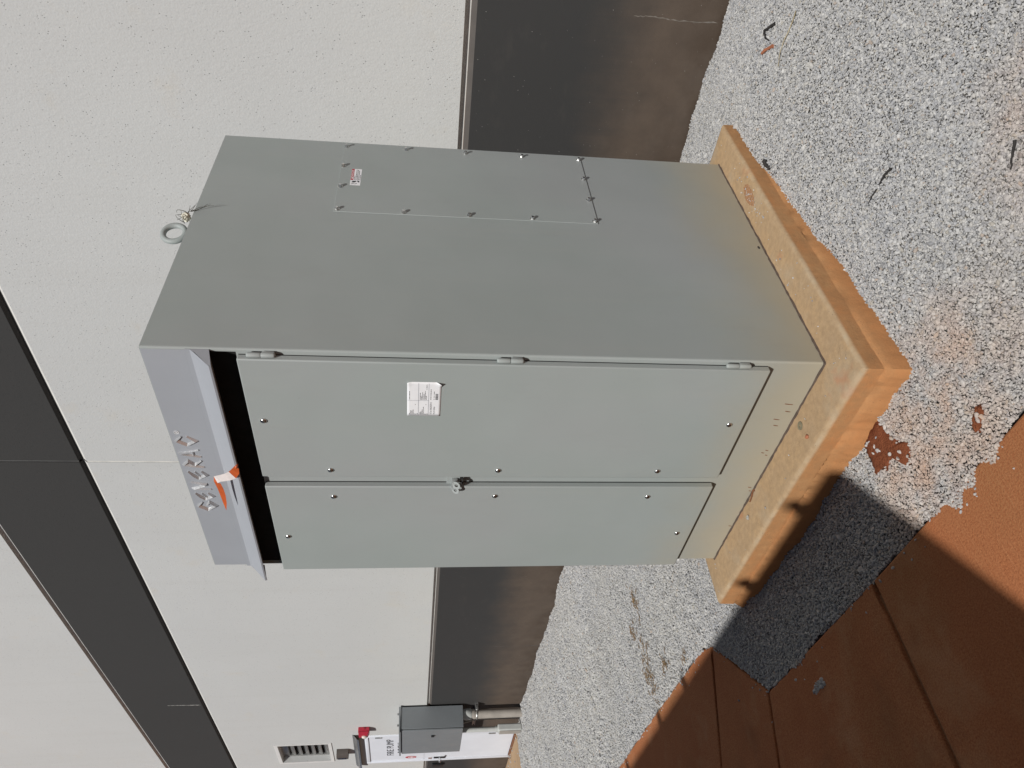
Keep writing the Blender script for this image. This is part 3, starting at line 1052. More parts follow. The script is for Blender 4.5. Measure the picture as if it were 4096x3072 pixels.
# doors
DY0, DY1 = -0.0285, -0.0035
def door_mesh(x0, x1):
    bm = bmesh.new()
    bm_box(bm, x0, x1, DY0, DY1, 0.204, 1.991, 0.0042, 3)
    return from_bm(bm, 'door', CM, True, 30, True)
doorR = obj('door', door_mesh(-0.628, -0.0185), cab)
doorL = obj('door', door_mesh(-1.300, -0.690), cab)
doorR['label'] = 'right cabinet door carrying the white paper label'
doorL['label'] = 'left cabinet door without a paper label'
def slot(bm):
    bm_box(bm, -0.0085, 0.0085, -0.0010, 0.0010, 0.0052, 0.0078)
screw_me = lathe_mesh('bolt', [(0.0, 0.0), (0.0115, 0.0), (0.0118, 0.0015), (0.0108, 0.0040), (0.0080, 0.0064), (0.0042, 0.0076), (0.0, 0.0079)], M['steel'], 18)
for dr, pts in ((doorR, [(-0.309, 1.945), (-0.584, 1.738), (-0.583, 1.106), (-0.583, 0.470), (-0.300, 0.264)]),
                (doorL, [(-1.033, 1.941), (-0.753, 1.738), (-0.750, 1.104), (-0.755, 0.469), (-1.029, 0.267)])):
    for x, z in pts:
        q = TO_FRONT @ Quaternion((0, 0, 1), rnd.uniform(0, 6.28))
        b = obj('bolt', screw_me, dr, (x, DY0, z), q)
# black sheets behind the doors, painting the shade in the gaps
for x0, x1 in ((-0.626, -0.0205), (-1.298, -0.692)):
    box('gasket_and_gap_shade', x0, x1, -0.0036, -0.0004, 0.2065, 1.9885, M['boxtrim'], cab)
# seam strip between the doors
box('mullion_strip', -0.664, -0.632, -0.0026, 0.001, 0.200, 1.995, CM, cab, 0.0008)

box('slot_shade_fill', -WC + 0.0125, -0.0125, 0.012, 0.218, 1.9965, 2.0825, plain('black_slot_shade', (0.004, 0.004, 0.004), 0.95, var=0.1), cab)  # black fill painting the deep shade in the slot under the hood

# hinges
def hinge_mesh():
    bm = bmesh.new()
    r = 0.0088
    for z0, z1 in ((-0.045, -0.001), (0.001, 0.045)):
        s = 1 if z1 > 0.01 else -1
        za, zb = (z0, z1) if s > 0 else (z1, z0)
        bm_tube(bm, [(0, 0, za), (0, 0, za + s * 0.0005), (0, 0, zb - s * 0.006), (0, 0, zb - s * 0.002), (0, 0, zb)], [r * 0.97, r, r, r * 0.82, r * 0.45], 16)
    bm_tube(bm, [(0, 0, -0.002), (0, 0, 0.002)], r * 0.7, 12, False)
    bm_box(bm, -0.0185, -0.004, 0.001, 0.006, 0.003, 0.041, 0.001)      # leaf on the door
    bm_box(bm, -0.003, 0.0065, 0.004, 0.012, -0.041, -0.003, 0.001)     # leaf on the jamb
    return from_bm(bm, 'hinge', CM, True, 40)
hm = hinge_mesh()
def weld_mesh():
    bm = bmesh.new()
    pts, rad = [], []
    for i in range(9):
        pts.append((-0.0195 + rnd.uniform(-.0008, .0008), 0.0005, 0.040 - 0.0045 * i))
        rad.append(0.0032 + 0.0014 * (i % 2) - 0.0004 * i * 0.3)
    bm_tube(bm, pts, rad, 8)
    return from_bm(bm, 'weld_bead', M['weld'], True, 60)
wm_ = weld_mesh()
for z in (1.916, 1.116, 0.321):
    h = obj('hinge', hm, cab, (-0.0085, -0.017, z))
    obj('weld_bead', wm_, h, (-0.0085, -0.017, z))

# padlock hasp between the doors
def hasp_eye(x, z, tilt):
    bm = bmesh.new()
    n = Vector((0.22, -0.72, 0.42 + tilt)).normalized()
    u, v = frame_of(n)
    c = Vector((x, -0.042, z))
    ro, ri, t = 0.0165, 0.0075, 0.0042
    seg = 26
    rings = []
    for i in range(seg):
        a = 2 * math.pi * i / seg
        d = u * math.cos(a) + v * math.sin(a)
        rings.append([bm.verts.new(c + d * rr + n * hh) for rr, hh in ((ri, 0), (ro, 0), (ro, t), (ri, t))])
    for i in range(seg):
        a, b = rings[i], rings[(i + 1) % seg]
        for k in range(4):
            bm.faces.new((a[k], a[(k + 1) % 4], b[(k + 1) % 4], b[k]))
    bm_box(bm, x - 0.008, x + 0.008, -0.040, 0.002, z - 0.004, z + 0.018, 0.001)
    return from_bm(bm, 'hasp_eye', CM, True, 30)
hasp = box('hasp_plate', -0.700, -0.648, -0.012, -0.0005, 1.248, 1.300, CM, cab, 0.0012)
obj('hasp_eye', hasp_eye(-0.660, 1.262, 0.0), hasp)
obj('hasp_eye', hasp_eye(-0.690, 1.264, 0.06), hasp)
box('hasp_tongue', -0.672, -0.640, -0.030, -0.012, 1.236, 1.243, M['dark'], hasp, 0.001)

# drip hood over the door opening
def hood_mesh():
    bm = bmesh.new()
    t = 0.0022
    xa, xb = -WC - 0.006, -0.004
    # sloping plate, its flange on the cabinet, a small turned lip
    sec = [(-0.001, 2.150), (-0.001, 2.134), (-0.012, 2.120), (-0.076, 2.060), (-0.074, 2.054)]
    outer = [(y - t * 0.8, z + t * 0.5) for y, z in sec]
    sec_c = sec + outer[::-1]
    bm_poly(bm, [(xa, y, z) for y, z in sec_c], (xb - xa, 0, 0))
    # closed triangular ends
    for x in (xa, xb - t):
        bm_poly(bm, [(x, -0.0008, 2.135), (x, -0.0008, 2.076), (x, -0.073, 2.056), (x, -0.074, 2.0615)], (t, 0, 0))
    return from_bm(bm, 'drip_hood', M['sky_tint_grey'], False)
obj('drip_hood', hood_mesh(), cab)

box('rail_tint_plate', -WC + 0.002, -0.0085, -0.0014, 0.001, 2.1515, HC - 0.002, M['sky_tint_grey'], cab, 0.0005)  # plate added over the rail to carry the painted sky tint

# faceted chrome letters
GL = {
    'G': [[(.98, .72), (.52, 1.0), (0, .50), (.52, 0), (1.0, .30), (.56, .52)]],
    'E': [[(1.0, .96), (.45, .72), (0, .47), (.50, 0), (1.02, .24)], [(.98, .60), (.22, .34)]],
    'N': [[(0, 0), (.14, .88), (.16, .90), (.62, .24), (.74, .22), (1.0, 1.0)]],
    'R': [[(.0, .0), (.30, .62), (.45, 1.0), (.98, .74), (.40, .44), (1.0, .04)]],
    'A': [[(.0, .0), (.55, 1.0), (1.0, .02)], [(.25, .36), (.85, .36)]],
    'C': [[(1.0, .70), (.52, 1.0), (0, .50), (.50, 0), (1.02, .42)]],
}
def letter_mesh(strokes, w, h):
    bm = bmesh.new()
    hw = 0.0063
    hgt = 0.0095
    for st in strokes:
        P = [Vector((x * w, 0, z * h)) for x, z in st]
        L, R, T = [], [], []
        for i, p in enumerate(P):
            d0 = (P[i] - P[i - 1]).normalized() if i else None
            d1 = (P[i + 1] - P[i]).normalized() if i < len(P) - 1 else None
            d = ((d0 or d1) + (d1 or d0)).normalized()
            n = Vector((-d.z, 0, d.x))
            ref = d0 or d1
            c = max(0.45, abs(n.dot(Vector((-ref.z, 0, ref.x)))))
            k = (0.55 if i in (0, len(P) - 1) else 1.0) * hw / c
            L.append(bm.verts.new(p + n * k))
            R.append(bm.verts.new(p - n * k))
            T.append(bm.verts.new(p + Vector((0, -hgt * (0.55 if i in (0, len(P) - 1) else 1.0), 0))))
        for i in range(len(P) - 1):
            bm.faces.new((L[i], L[i + 1], T[i + 1], T[i]))
            bm.faces.new((T[i], T[i + 1], R[i + 1], R[i]))
        bm.faces.new((L[0], T[0], R[0]))
        bm.faces.new((L[-1], R[-1], T[-1]))
    return from_bm(bm, 'letter', M['chrome_letter'], False)
for ch, x0, x1 in (('G', -0.882, -0.819), ('E', -0.810, -0.762), ('N', -0.748, -0.692), ('E', -0.677, -0.626), ('R', -0.610, -0.562), ('A', -0.550, -0.500), ('C', -0.481, -0.424)):
    l = obj('letter', letter_mesh(GL[ch], (x1 - x0) * 0.80, 0.066), cab, (x0 + (x1 - x0) * 0.10, -0.0018, 2.201))
    l['label'] = 'faceted chrome capital letter ' + ch
reg = obj('registered_mark', text_mesh('registered_mark', '\u00ae', 0.024, M['white_ink'], 1.0, 0.0004), cab, (-0.408, -0.0024, 2.257), FACE_FRONT)

# bolted access panel on the side
panel = box('access_panel', 0.0006, 0.0036, 0.808, 1.347, 0.688, 1.766, CM, cab, 0.0006)
def hexbolt():
    bm = bmesh.new()
    seg = 6
    def ring(r, h, s=seg, off=0.0):
        return [bm.verts.new((r * math.cos(2 * math.pi * k / s + off), r * math.sin(2 * math.pi * k / s + off), h)) for k in range(s)]
    a = ring(0.0105, 0, 16)
    b = ring(0.0105, 0.0018, 16)
    for k in range(16):
        bm.faces.new((a[k], a[(k + 1) % 16], b[(k + 1) % 16], b[k]))
    bm.faces.new(b)
    c, d, e = ring(0.0082, 0.0015), ring(0.0082, 0.0098), ring(0.0062, 0.0118)
    for p, q in ((c, d), (d, e)):
        for k in range(6):
            bm.faces.new((p[k], p[(k + 1) % 6], q[(k + 1) % 6], q[k]))
    bm.faces.new(e)
    return from_bm(bm, 'bolt', M['steel'], False)
hb = hexbolt()
for y, z in ((.823, 1.753), (.821, 1.490), (.822, 1.224), (.821, .964), (.823, .700), (.994, 1.755), (1.161, 1.756), (1.332, 1.757), (1.335, 1.493), (1.333, 1.225), (1.333, .965), (1.334, .698), (1.160, .700), (.987, .702)):
    obj('bolt', hb, panel, (0.0036, y, z), TO_SIDE @ Quaternion((0, 0, 1), rnd.uniform(0, 1.05)))

# danger label on the panel
lab = box('danger_label', 0.0036, 0.0040, 1.010, 1.141, 1.6755, 1.7175, M['paper'], cab)
LX = 0.0042
def quad_side(name, y0, y1, z0, z1, mat, parent, x=LX):
    bm = bmesh.new()
    bm.faces.new([bm.verts.new(p) for p in ((x, y0, z0), (x, y1, z0), (x, y1, z1), (x, y0, z1))])
    return obj(name, from_bm(bm, name, mat), parent)
quad_side('red_header', 1.050, 1.1405, 1.7060, 1.7172, M['red_ink'], lab)
obj('danger_word', text_mesh('danger_word', '\u25b2DANGER', 0.0125, M['white_ink'], 1.15), lab, (LX + 0.0002, 1.095, 1.7116), FACE_SIDE)
bm = bmesh.new()
for i, (a, b) in enumerate(((1.052, 1.085), (1.052, 1.136), (1.052, 1.134), (1.052, 1.130), (1.052, 1.092))):
    z = 1.7015 - i * 0.0056
    y = a
    while y < b:
        w = rnd.uniform(0.006, 0.014)
        bm.faces.new([bm.verts.new(p) for p in ((LX, y, z - .0013), (LX, min(b, y + w), z - .0013), (LX, min(b, y + w), z + .0013), (LX, y, z + .0013))])
        y += w + 0.0022
obj('small_print', from_bm(bm, 'small_print', M['ink']), lab)['kind'] = 'stuff'
def flat_side(name, pts, mat, parent, x=LX):
    bm = bmesh.new()
    bm.faces.new([bm.verts.new((x, 1.012 + p[0] * 0.036, 1.677 + p[1] * 0.039)) for p in pts])
    return obj(name, from_bm(bm, name, mat), parent)
flat_side('hand_symbol', [(.52, .92), (.88, .80), (.90, .45), (.72, .38), (.62, .50), (.50, .62)], M['ink'], lab)
flat_side('hand_symbol', [(.58, .08), (.92, .10), (.95, .34), (.74, .30), (.60, .20)], M['ink'], lab)
flat_side('spark_symbol', [(.10, .95), (.20, .95), (.34, .74), (.22, .52), (.40, .36), (.34, .30), (.14, .50), (.24, .72)], M['ink'], lab)
flat_side('label_curl', [(1.0, 0), (1.0, 1), (.985, 1), (.985, 0)], M['rule'], lab)

# shipping label on the right door
lx0, lx1, lz0, lz1 = -0.2725, -0.1045, 1.3395, 1.4545
LY = DY0 - 0.0006
bm = bmesh.new()
n = 14
rows = []
for i in range(n + 1):
    row = []
    for k in range(n + 1):
        f, gk = i / n, k / n
        curl = 0.0
        d = (1 - f) * 1.0
        cdist = max(0, f - 0.86) + max(0, 0.14 - gk)
        if f > 0.86 and gk < 0.14:
            curl = 0.10 * (f - 0.86) * (0.14 - gk) / 0.14
        c2 = 0.06 * (f - 0.9) * (gk - 0.9) / 0.1 if (f > 0.9 and gk > 0.9) else 0
        row.append(bm.verts.new((lx0 + (lx1 - lx0) * f, LY - curl - c2, lz0 + (lz1 - lz0) * gk)))
    rows.append(row)
for a, b in zip(rows, rows[1:]):
    for k in range(n):
        bm.faces.new((a[k], b[k], b[k + 1], a[k + 1]))
plab = obj('shipping_label', from_bm(bm, 'shipping_label', M['paper'], True), cab)
plab.modifiers.new('thickness', 'SOLIDIFY').thickness = 0.0003
PY = LY - 0.0004
def lw(f, gk):
    return (lx0 + (lx1 - lx0) * f, PY, lz0 + (lz1 - lz0) * gk)
def qf(bm, f0, f1, g0, g1):
    bm.faces.new([bm.verts.new(lw(*p)) for p in ((f0, g0), (f1, g0), (f1, g1), (f0, g1))])
bm = bmesh.new()
for g0 in (0.665, 0.365):
    qf(bm, 0.015, 0.965, g0 - 0.004, g0 + 0.004)
qf(bm, 0.462, 0.468, 0.37, 0.985)
obj('ruled_lines', from_bm(bm, 'ruled_lines', M['rule']), plab)
bm = bmesh.new()
def words(f0, g0, length, h=0.0085):
    f = f0
    while f < f0 + length:
        w = rnd.uniform(0.012, 0.045)
        qf(bm, f, min(f + w, f0 + length), g0 - h, g0 + h)
        f += w + 0.010
for f0, g0, l in ((.04, .93, .05), (.04, .892, .13), (.04, .856, .12), (.04, .82, .15), (.04, .785, .03), (.04, .75, .02), (.04, .70, .05), (.335, .755, .018),
                  (.04, .615, .07), (.04, .585, .10), (.04, .55, .16), (.04, .515, .24), (.04, .475, .03), (.04, .44, .02), (.04, .40, .04), (.335, .44, .018),
                  (.49, .93, .25), (.49, .615, .20), (.49, .58, .12), (.49, .545, .22), (.49, .505, .17), (.49, .47, .26), (.49, .435, .12), (.79, .425, .02), (.83, .425, .10),
                  (.49, .30, .31), (.49, .205, .04), (.55, .205, .08), (.65, .205, .09), (.88, .03, .07)):
    words(f0, g0, l)
obj('small_print', from_bm(bm, 'small_print', M['ink']), plab)['kind'] = 'stuff'
bm = bmesh.new()
f = 0.49
while f < 0.665:
    w = rnd.choice((0.004, 0.007, 0.010))
    qf(bm, f, f + w, 0.085, 0.165)
    f += w + rnd.choice((0.004, 0.006))
obj('barcode', from_bm(bm, 'barcode', M['ink']), plab)
obj('order_number', text_mesh('order_number', 'SO #: 000303914', 0.0092, M['ink'], 0.92, 0, 'LEFT'), plab, lw(0.05, 0.29), FACE_FRONT)
obj('order_number', text_mesh('order_number', 'PO # P11202261', 0.0072, M['ink'], 0.80, 0, 'LEFT'), plab, lw(0.05, 0.19), FACE_FRONT)

# rust runs on the lower rail
def stain(name, pts, mat, parent, y=-0.0006):
    bm = bmesh.new()
    bm.faces.new([bm.verts.new((x, y, z)) for x, z in pts])
    return obj(name, from_bm(bm, name, mat), parent)
for x, z, l in ((-0.215, 0.052, .030), (-0.255, 0.040, .020), (-0.300, 0.068, .022), (-0.335, 0.058, .018), (-0.485, 0.038, .012), (-0.500, 0.050, .012), (-0.515, 0.030, .010), (-0.73, 0.024, .014), (-0.755, 0.014, .010), (-1.02, 0.014, .016)):
    w = 0.0022
    stain('rust_run', [(x - w, z - l / 2), (x + w * .4, z - l * .6), (x + w * 1.4, z), (x + w + .003, z + l / 2), (x + .001, z + l * .55), (x - w * .6, z)], M['rust'], cab)

bm = bmesh.new()
bm_poly(bm, [(0.0004, 0.692 + 0.010 * math.cos(a), 0.021 + 0.005 * math.sin(a)) for a in [2 * math.pi * k / 14 for k in range(14)]], (0.0003, 0, 0))
obj('drain_hole', from_bm(bm, 'drain_hole', M['dark']), cab)

# lifting eye on the roof
EY = Vector((-0.060, 0.700, 2.286))
bm = bmesh.new()
torus_bm(bm, EY + Vector((0, 0, 0.070)), 0.041, 0.0110, (1.0, -0.22, 0.04), 32, 14)
eye = obj('lifting_eye', from_bm(bm, 'lifting_eye', CM, True, 60), cab)
sm_ = lathe_mesh('shoulder', [(0.0, -0.001), (0.030, -0.001), (0.030, 0.008), (0.018, 0.014), (0.013, 0.024), (0.0, 0.026)], CM, 18)
obj('shoulder', sm_, eye, tuple(EY))

# ------------------------------------------------------------------ things lying on or tied to the cabinet
def ribbon_mesh(path, mats):
    """path: (centre, width vector, material index)"""
    bm = bmesh.new()
    rows = []
    for c, w, mi in path:
        c, w = Vector(c), Vector(w)
        rows.append((bm.verts.new(c - w), bm.verts.new(c + w)))
    for i in range(len(rows) - 1):
        f = bm.faces.new((rows[i][0], rows[i][1], rows[i + 1][1], rows[i + 1][0]))
        f.material_index = path[i][2]
    me = bpy.data.meshes.new('flagging_tape')
    bm.to_mesh(me)
    bm.free()
    for m in mats:
        me.materials.append(m)
    return me
path = [((-0.505, -0.080, 2.055), (0.006, 0.002, 0.006), 0), ((-0.522, -0.086, 2.062), (0.012, 0, 0.012), 0), ((-0.538, -0.090, 2.074), (0.014, 0.004, 0.011), 1),
        ((-0.552, -0.088, 2.093), (0.014, 0.004, 0.009), 1), ((-0.566, -0.082, 2.113), (0.013, 0.004, 0.008), 1), ((-0.580, -0.075, 2.133), (0.012, 0.004, 0.007), 1),
        ((-0.590, -0.072, 2.144), (0.012, 0.006, 0.006), 0), ((-0.612, -0.068, 2.143), (0.002, 0.003, 0.012), 0), ((-0.655, -0.062, 2.141), (0.001, 0.003, 0.012), 0),
        ((-0.700, -0.058, 2.141), (0.001, 0.003, 0.011), 0), ((-0.750, -0.058, 2.142), (0.001, 0.003, 0.008), 0), ((-0.796, -0.062, 2.143), (0, 0, 0.0006), 0)]
tape = obj('flagging_tape', ribbon_mesh(path, [M['orange'], M['tape_white']]))
tape.modifiers.new('thickness', 'SOLIDIFY').thickness = 0.0004
tag(tape, 'orange and white flagging tape knotted to the hood lip', 'flagging tape')
bm = bmesh.new()
torus_bm(bm, (-0.503, -0.077, 2.056), 0.006, 0.0035, (0.3, 0.2, 1), 12, 8)
obj('knot', from_bm(bm, 'knot', M['orange'], True), tape)

# dry grass caught round the lifting eye
tuft = thing('dry_grass_tuft', 'tangle of dry grass caught round the lifting eye on the roof', 'dry grass', tuple(EY + Vector((0.05, 0.03, 0))))
def strand(p0, p1, r, sag, mat, parent, name='grass_stem'):
    p0, p1 = Vector(p0), Vector(p1)
    pts = []
    side = Vector((rnd.uniform(-1, 1), rnd.uniform(-1, 1), rnd.uniform(-.4, 1))) * sag
    for i in range(7):
        f = i / 6
        pts.append(p0.lerp(p1, f) + side * math.sin(math.pi * f))
    return tube(name, pts, [r * (1 - 0.6 * i / 6) for i in range(7)], mat, parent, 5)
B = EY + Vector((0.052, 0.032, 0.010))
for i in range(13):
    a = B + Vector((rnd.uniform(-.012, .012), rnd.uniform(-.03, .03), rnd.uniform(0, .03)))
    b = B + Vector((rnd.uniform(-.01, .02), rnd.uniform(-.055, .06), rnd.uniform(-.02, .055)))
    strand(a, b, 0.0014, 0.012, M['darkstraw'], tuft)
for dy, dz in ((0.020, -0.085), (0.030, -0.060), (0.036, -0.020), (0.026, -0.072)):
    strand(B + Vector((0.012, 0.025, 0.0)), B + Vector((0.030, 0.025 + dy, dz + 0.0)), 0.0012, 0.008, M['darkstraw'], tuft)
bm = bmesh.new()
bmesh.ops.create_icosphere(bm, subdivisions=3, radius=0.017)
for v in bm.verts:
    v.co *= 1 + rnd.uniform(-.22, .22)
    v.co.z *= 0.9
bmesh.ops.translate(bm, vec=B + Vector((0.0, 0.004, 0.014)), verts=bm.verts[:])
obj('seed_fluff', from_bm(bm, 'seed_fluff', M['fluff'], False), tuft)

# bits lying on the pad
wme = lathe_mesh('washer', [(0.005, 0.0), (0.0165, 0.0), (0.0165, 0.0022), (0.005, 0.0022), (0.005, 0.0)], M['washer'], 26)
tag(obj('washer', wme, None, (-0.275, -0.052, 0.0008)), 'tan flat washer lying on the pad in front of the cabinet', 'washer')
nail = tube('nail', [(-0.742, -0.012, 0.004), (-0.738, -0.006, 0.0045), (-0.745, 0.000 - 0.004, 0.0045), (-0.775, -0.016, 0.004), (-0.803, -0.021, 0.0035)], [0.0045, 0.0038, 0.0036, 0.0036, 0.003], M['rust'], None, 8)
tag(nail, 'rusty bent nail lying against the cabinet base', 'nail')
def clod(name, c, r, mat, label, cat):
    bm = bmesh.new()
    bmesh.ops.create_icosphere(bm, subdivisions=2, radius=r)
    for v in bm.verts:
        v.co *= 1 + rnd.uniform(-.25, .25)
        v.co.z *= 0.6
    bmesh.ops.translate(bm, vec=c, verts=bm.verts[:])
    return tag(obj(name, from_bm(bm, name, mat, False)), label, cat)
clod('clay_crumb', (-0.263, -0.116, 0.004), 0.0085, M['barkred'], 'small reddish clay crumb on the pad near the washer', 'clay crumb')
clod('pale_stone', (-0.865, -0.060, 0.004), 0.0100, M['gravel'], 'single pale stone on the front strip of the pad', 'stone')

# litter on the gravel
def stick(name, pts, r, mat, label, cat, taper=0.6, lift=0.007):
    Q = []
    for (xa, ya, za), (xb, yb, zb) in zip(pts, pts[1:]):
        for k in range(3):
            f = k / 3
            Q.append((xa + (xb - xa) * f + rnd.uniform(-.5, .5) * r, ya + (yb - ya) * f + rnd.uniform(-.5, .5) * r, za + (zb - za) * f + rnd.uniform(-.3, .3) * r))
    pts = Q + [pts[-1]]
    P = [(x, y, float(gz(x, y)) + lift + dz) for x, y, dz in pts]
    n = len(P)
    return tag(tube(name, P, [r * (1 - (1 - taper) * i / max(1, n - 1)) * rnd.uniform(0.85, 1.1) for i in range(n)], mat, None, 7), label, cat)
stick('twig', [(0.560, 0.366, 0.012), (0.535, 0.369, 0.014), (0.512, 0.374, 0.010), (0.488, 0.379, 0.004)], 0.0046, M['twig'], 'short black twig lying on the gravel beside the pad', 'twig', 0.45)
stick('grass_stem', [(0.472, 0.374, 0.008), (0.445, 0.375, 0.010), (0.415, 0.377, 0.006)], 0.0026, M['twig'], 'thin dark stem lying below the short black twig', 'stem', 0.4)
stick('bark_stick', [(0.556, 1.403, 0.004), (0.528, 1.430, 0.006), (0.500, 1.457, 0.004)], 0.0085, M['barkred'], 'red brown bark stick on the gravel near the wall', 'stick', 0.85)
stick('curled_leaf', [(0.614, 1.492, 0.004), (0.588, 1.522, 0.008), (0.560, 1.550, 0.008), (0.549, 1.520, 0.004), (0.551, 1.469, 0.002)], 0.0075, M['twig'], 'black curled dead leaf on the gravel near the wall', 'leaf', 0.35)
stick('dead_leaf', [(0.186, 1.095, 0.002), (0.178, 1.068, 0.006), (0.167, 1.040, 0.002)], 0.012, M['twig'], 'small black dead leaf close to the pad side', 'leaf', 0.45)
stick('dry_vine', [(0.714, 1.360, 0.004), (0.645, 1.325, 0.007), (0.600, 1.318, 0.006), (0.559, 1.301, 0.006), (0.517, 1.278, 0.004)], 0.0026, M['straw'], 'thin dry stalk trailing over the gravel near the bark stick', 'stalk', 0.5)
stick('twig', [(0.868, -0.040, 0.004), (0.848, -0.060, 0.006), (0.832, -0.066, 0.004), (0.806, -0.082, 0.002)], 0.0045, M['twig'], 'black strip in place of a shadow on the gravel nearest the viewer', 'twig', 0.5)  # black stick put in where the edge of the viewer's shadow falls
for lab_, c, sx, sy, n_ in (('longest streak of brown dead grass on the gravel left of the cabinet', (-3.05, 0.20), 0.075, 0.22, 90), ('brown dead grass streak nearer the wall on the left gravel', (-3.05, 0.68), 0.045, 0.10, 45),
                            ('middle clump of brown dead grass on the left gravel', (-3.20, 0.53), 0.045, 0.06, 30), ('short dead grass wisp at the edge of the left walkway', (-2.72, 0.09), 0.09, 0.05, 22),
                            ('little wisp of dead grass at the walkway bend', (-2.38, -0.02), 0.06, 0.03, 14)):
    bm = bmesh.new()
    for i in range(n_):
        x, y = rnd.gauss(c[0], sx * 0.6), rnd.gauss(c[1], sy * 0.6)
        a = rnd.gauss(1.45, 0.6)
        l = rnd.uniform(0.015, 0.05)
        z = float(gz(x, y)) + 0.011
        bm_tube(bm, [(x, y, z), (x + math.cos(a) * l * .5, y + math.sin(a) * l * .5, z + rnd.uniform(.001, .010)), (x + math.cos(a) * l, y + math.sin(a) * l, z + rnd.uniform(-.004, .004))], [0.0022, 0.0018, 0.0008], 4, False)
    tf = tag(obj('dead_grass', from_bm(bm, 'dead_grass', M['thatch'], True)), lab_, 'dead grass', 'dead grass wisps on the left gravel')

# ------------------------------------------------------------------ wall enclosure with its conduits
enc = thing('wall_enclosure', 'slate grey hinged electrical enclosure mounted on the far wall', 'enclosure', (-9.34, 2.08, 0.71))
ex0, ex1, ey0, ey1, ez0, ez1 = -9.800, -8.880, 1.930, 2.225, 0.712, 1.572
box('housing', ex0, ex1, ey0, ey1, ez0, ez1, M['boxgrey'], enc, 0.004)
ed = box('enclosure_door', ex0 + 0.004, ex1 - 0.006, ey0 - 0.026, ey0 - 0.006, ez0 + 0.006, ez1 - 0.012, M['boxgrey'], enc, 0.004)
box('gasket_and_gap_shade', ex0 + 0.012, ex1 - 0.016, ey0 - 0.007, ey0 + 0.002, ez0 + 0.014, ez1 - 0.02, M['boxtrim'], enc)
bm = bmesh.new()
bm_poly(bm, [(ex0 - 0.012, y, z) for y, z in ((ey1 + 0.002, ez1 + 0.006), (ey1 + 0.002, ez1 + 0.028), (ey0 - 0.045, ez1 + 0.022), (ey0 - 0.045, ez1 - 0.002), (ey0 - 0.041, ez1 - 0.002), (ey0 - 0.041, ez1 + 0.006))], (ex1 - ex0 + 0.024, 0, 0))
obj('drip_lid', from_bm(bm, 'drip_lid', M['boxgrey']), enc)
for dx, dy in ((-0.03, 0.05), (-0.03, 0.20)):
    box('lid_bolt', ex1 + dx - 0.012, ex1 + dx + 0.012, ey0 + dy, ey0 + dy + 0.024, ez1 + 0.024, ez1 + 0.05, M['galv'], enc, 0.004)
hd = box('door_handle', -9.115, -9.075, ey0 - 0.046, ey0 - 0.024, 1.105, 1.150, M['black'], ed, 0.006)
box('mounting_strut', ex0 - 0.03, ex1 - 0.05, ey1, YW - 0.002, 1.40, 1.44, M['galv'], enc)
box('mounting_strut', ex0 - 0.03, ex1 - 0.05, ey1, YW - 0.002, 0.86, 0.90, M['galv'], enc)

c1 = thing('large_conduit', 'thick weathered conduit rising from the gravel into the enclosure bottom', 'conduit', (-8.98, 2.12, -0.2))
tube('pipe', [(-8.98, 2.13, -0.35), (-8.98, 2.13, 0.60)], 0.062, M['conduit'], c1, 24)
tube('coupling', [(-8.98, 2.13, 0.585), (-8.98, 2.13, 0.60), (-8.98, 2.13, 0.66), (-8.98, 2.13, 0.712)], [0.066, 0.076, 0.078, 0.070], M['conduit2'], c1, 24)
tube('coupling', [(-8.98, 2.13, 0.545), (-8.98, 2.13, 0.585)], 0.068, M['conduit'], c1, 24)
st = thing('conduit_strut', 'horizontal steel strut clamping the conduits under the enclosure', 'strut', (-9.2, 2.2, 0.5))
bm = bmesh.new()
bm_poly(bm, [(-9.62, y, z) for y, z in ((2.248, 0.495), (2.207, 0.495), (2.207, 0.503), (2.222, 0.503), (2.222, 0.527), (2.207, 0.527), (2.207, 0.536), (2.248, 0.536))], (0.76, 0, 0))
obj('channel', from_bm(bm, 'channel', M['galv']), st)
bm = bmesh.new()
for k in range(17):
    a0 = -math.pi * 0.05 + math.pi * 1.1 * k / 16
    pass
bm_tube(bm, [(-8.98 + 0.0655 * math.cos(a), 2.13 - 0.0655 * math.sin(a), 0.515) for a in [math.pi * k / 14 for k in range(15)]], 0.010, 6)
bm_box(bm, -8.915, -8.86, 2.150, 2.21, 0.498, 0.534, 0.003)
bm_box(bm, -9.10, -9.045, 2.150, 2.21, 0.498, 0.534, 0.003)
obj('clamp', from_bm(bm, 'clamp', M['galv'], True, 40), st)
c2 = thing('small_conduit', 'slim light grey conduit with a boxy elbow fitting at the gravel', 'conduit', (-9.2, 2.0, -0.2))
tube('pipe', [(-9.215, 2.0, 0.15), (-9.215, 2.0, 0.712)], 0.033, M['conduit2'], c2, 20)
tube('locknut', [(-9.215, 2.0, 0.200), (-9.215, 2.0, 0.235)], 0.043, M['conduit2'], c2, 16)
lb = box('elbow_fitting', -9.285, -9.145, 1.950, 2.050, -0.145, 0.205, M['conduit2'], c2, 0.022, 4)
tube('pipe', [(-9.215, 2.0, -0.35), (-9.215, 2.0, -0.14)], 0.033, M['conduit2'], c2, 20)
box('cover_plate', -9.275, -9.155, 1.943, 1.951, -0.120, 0.180, M['conduit'], lb, 0.003)
c3 = tube('thin_conduit', [(-9.33, 2.19, -0.35), (-9.33, 2.19, -0.02), (-9.33, 2.19, 0.50), (-9.33, 2.16, 0.62), (-9.33, 2.14, 0.713)], 0.018, M['conduit'], None, 12)
tag(c3, 'thin conduit behind the two larger conduits below the enclosure', 'conduit')

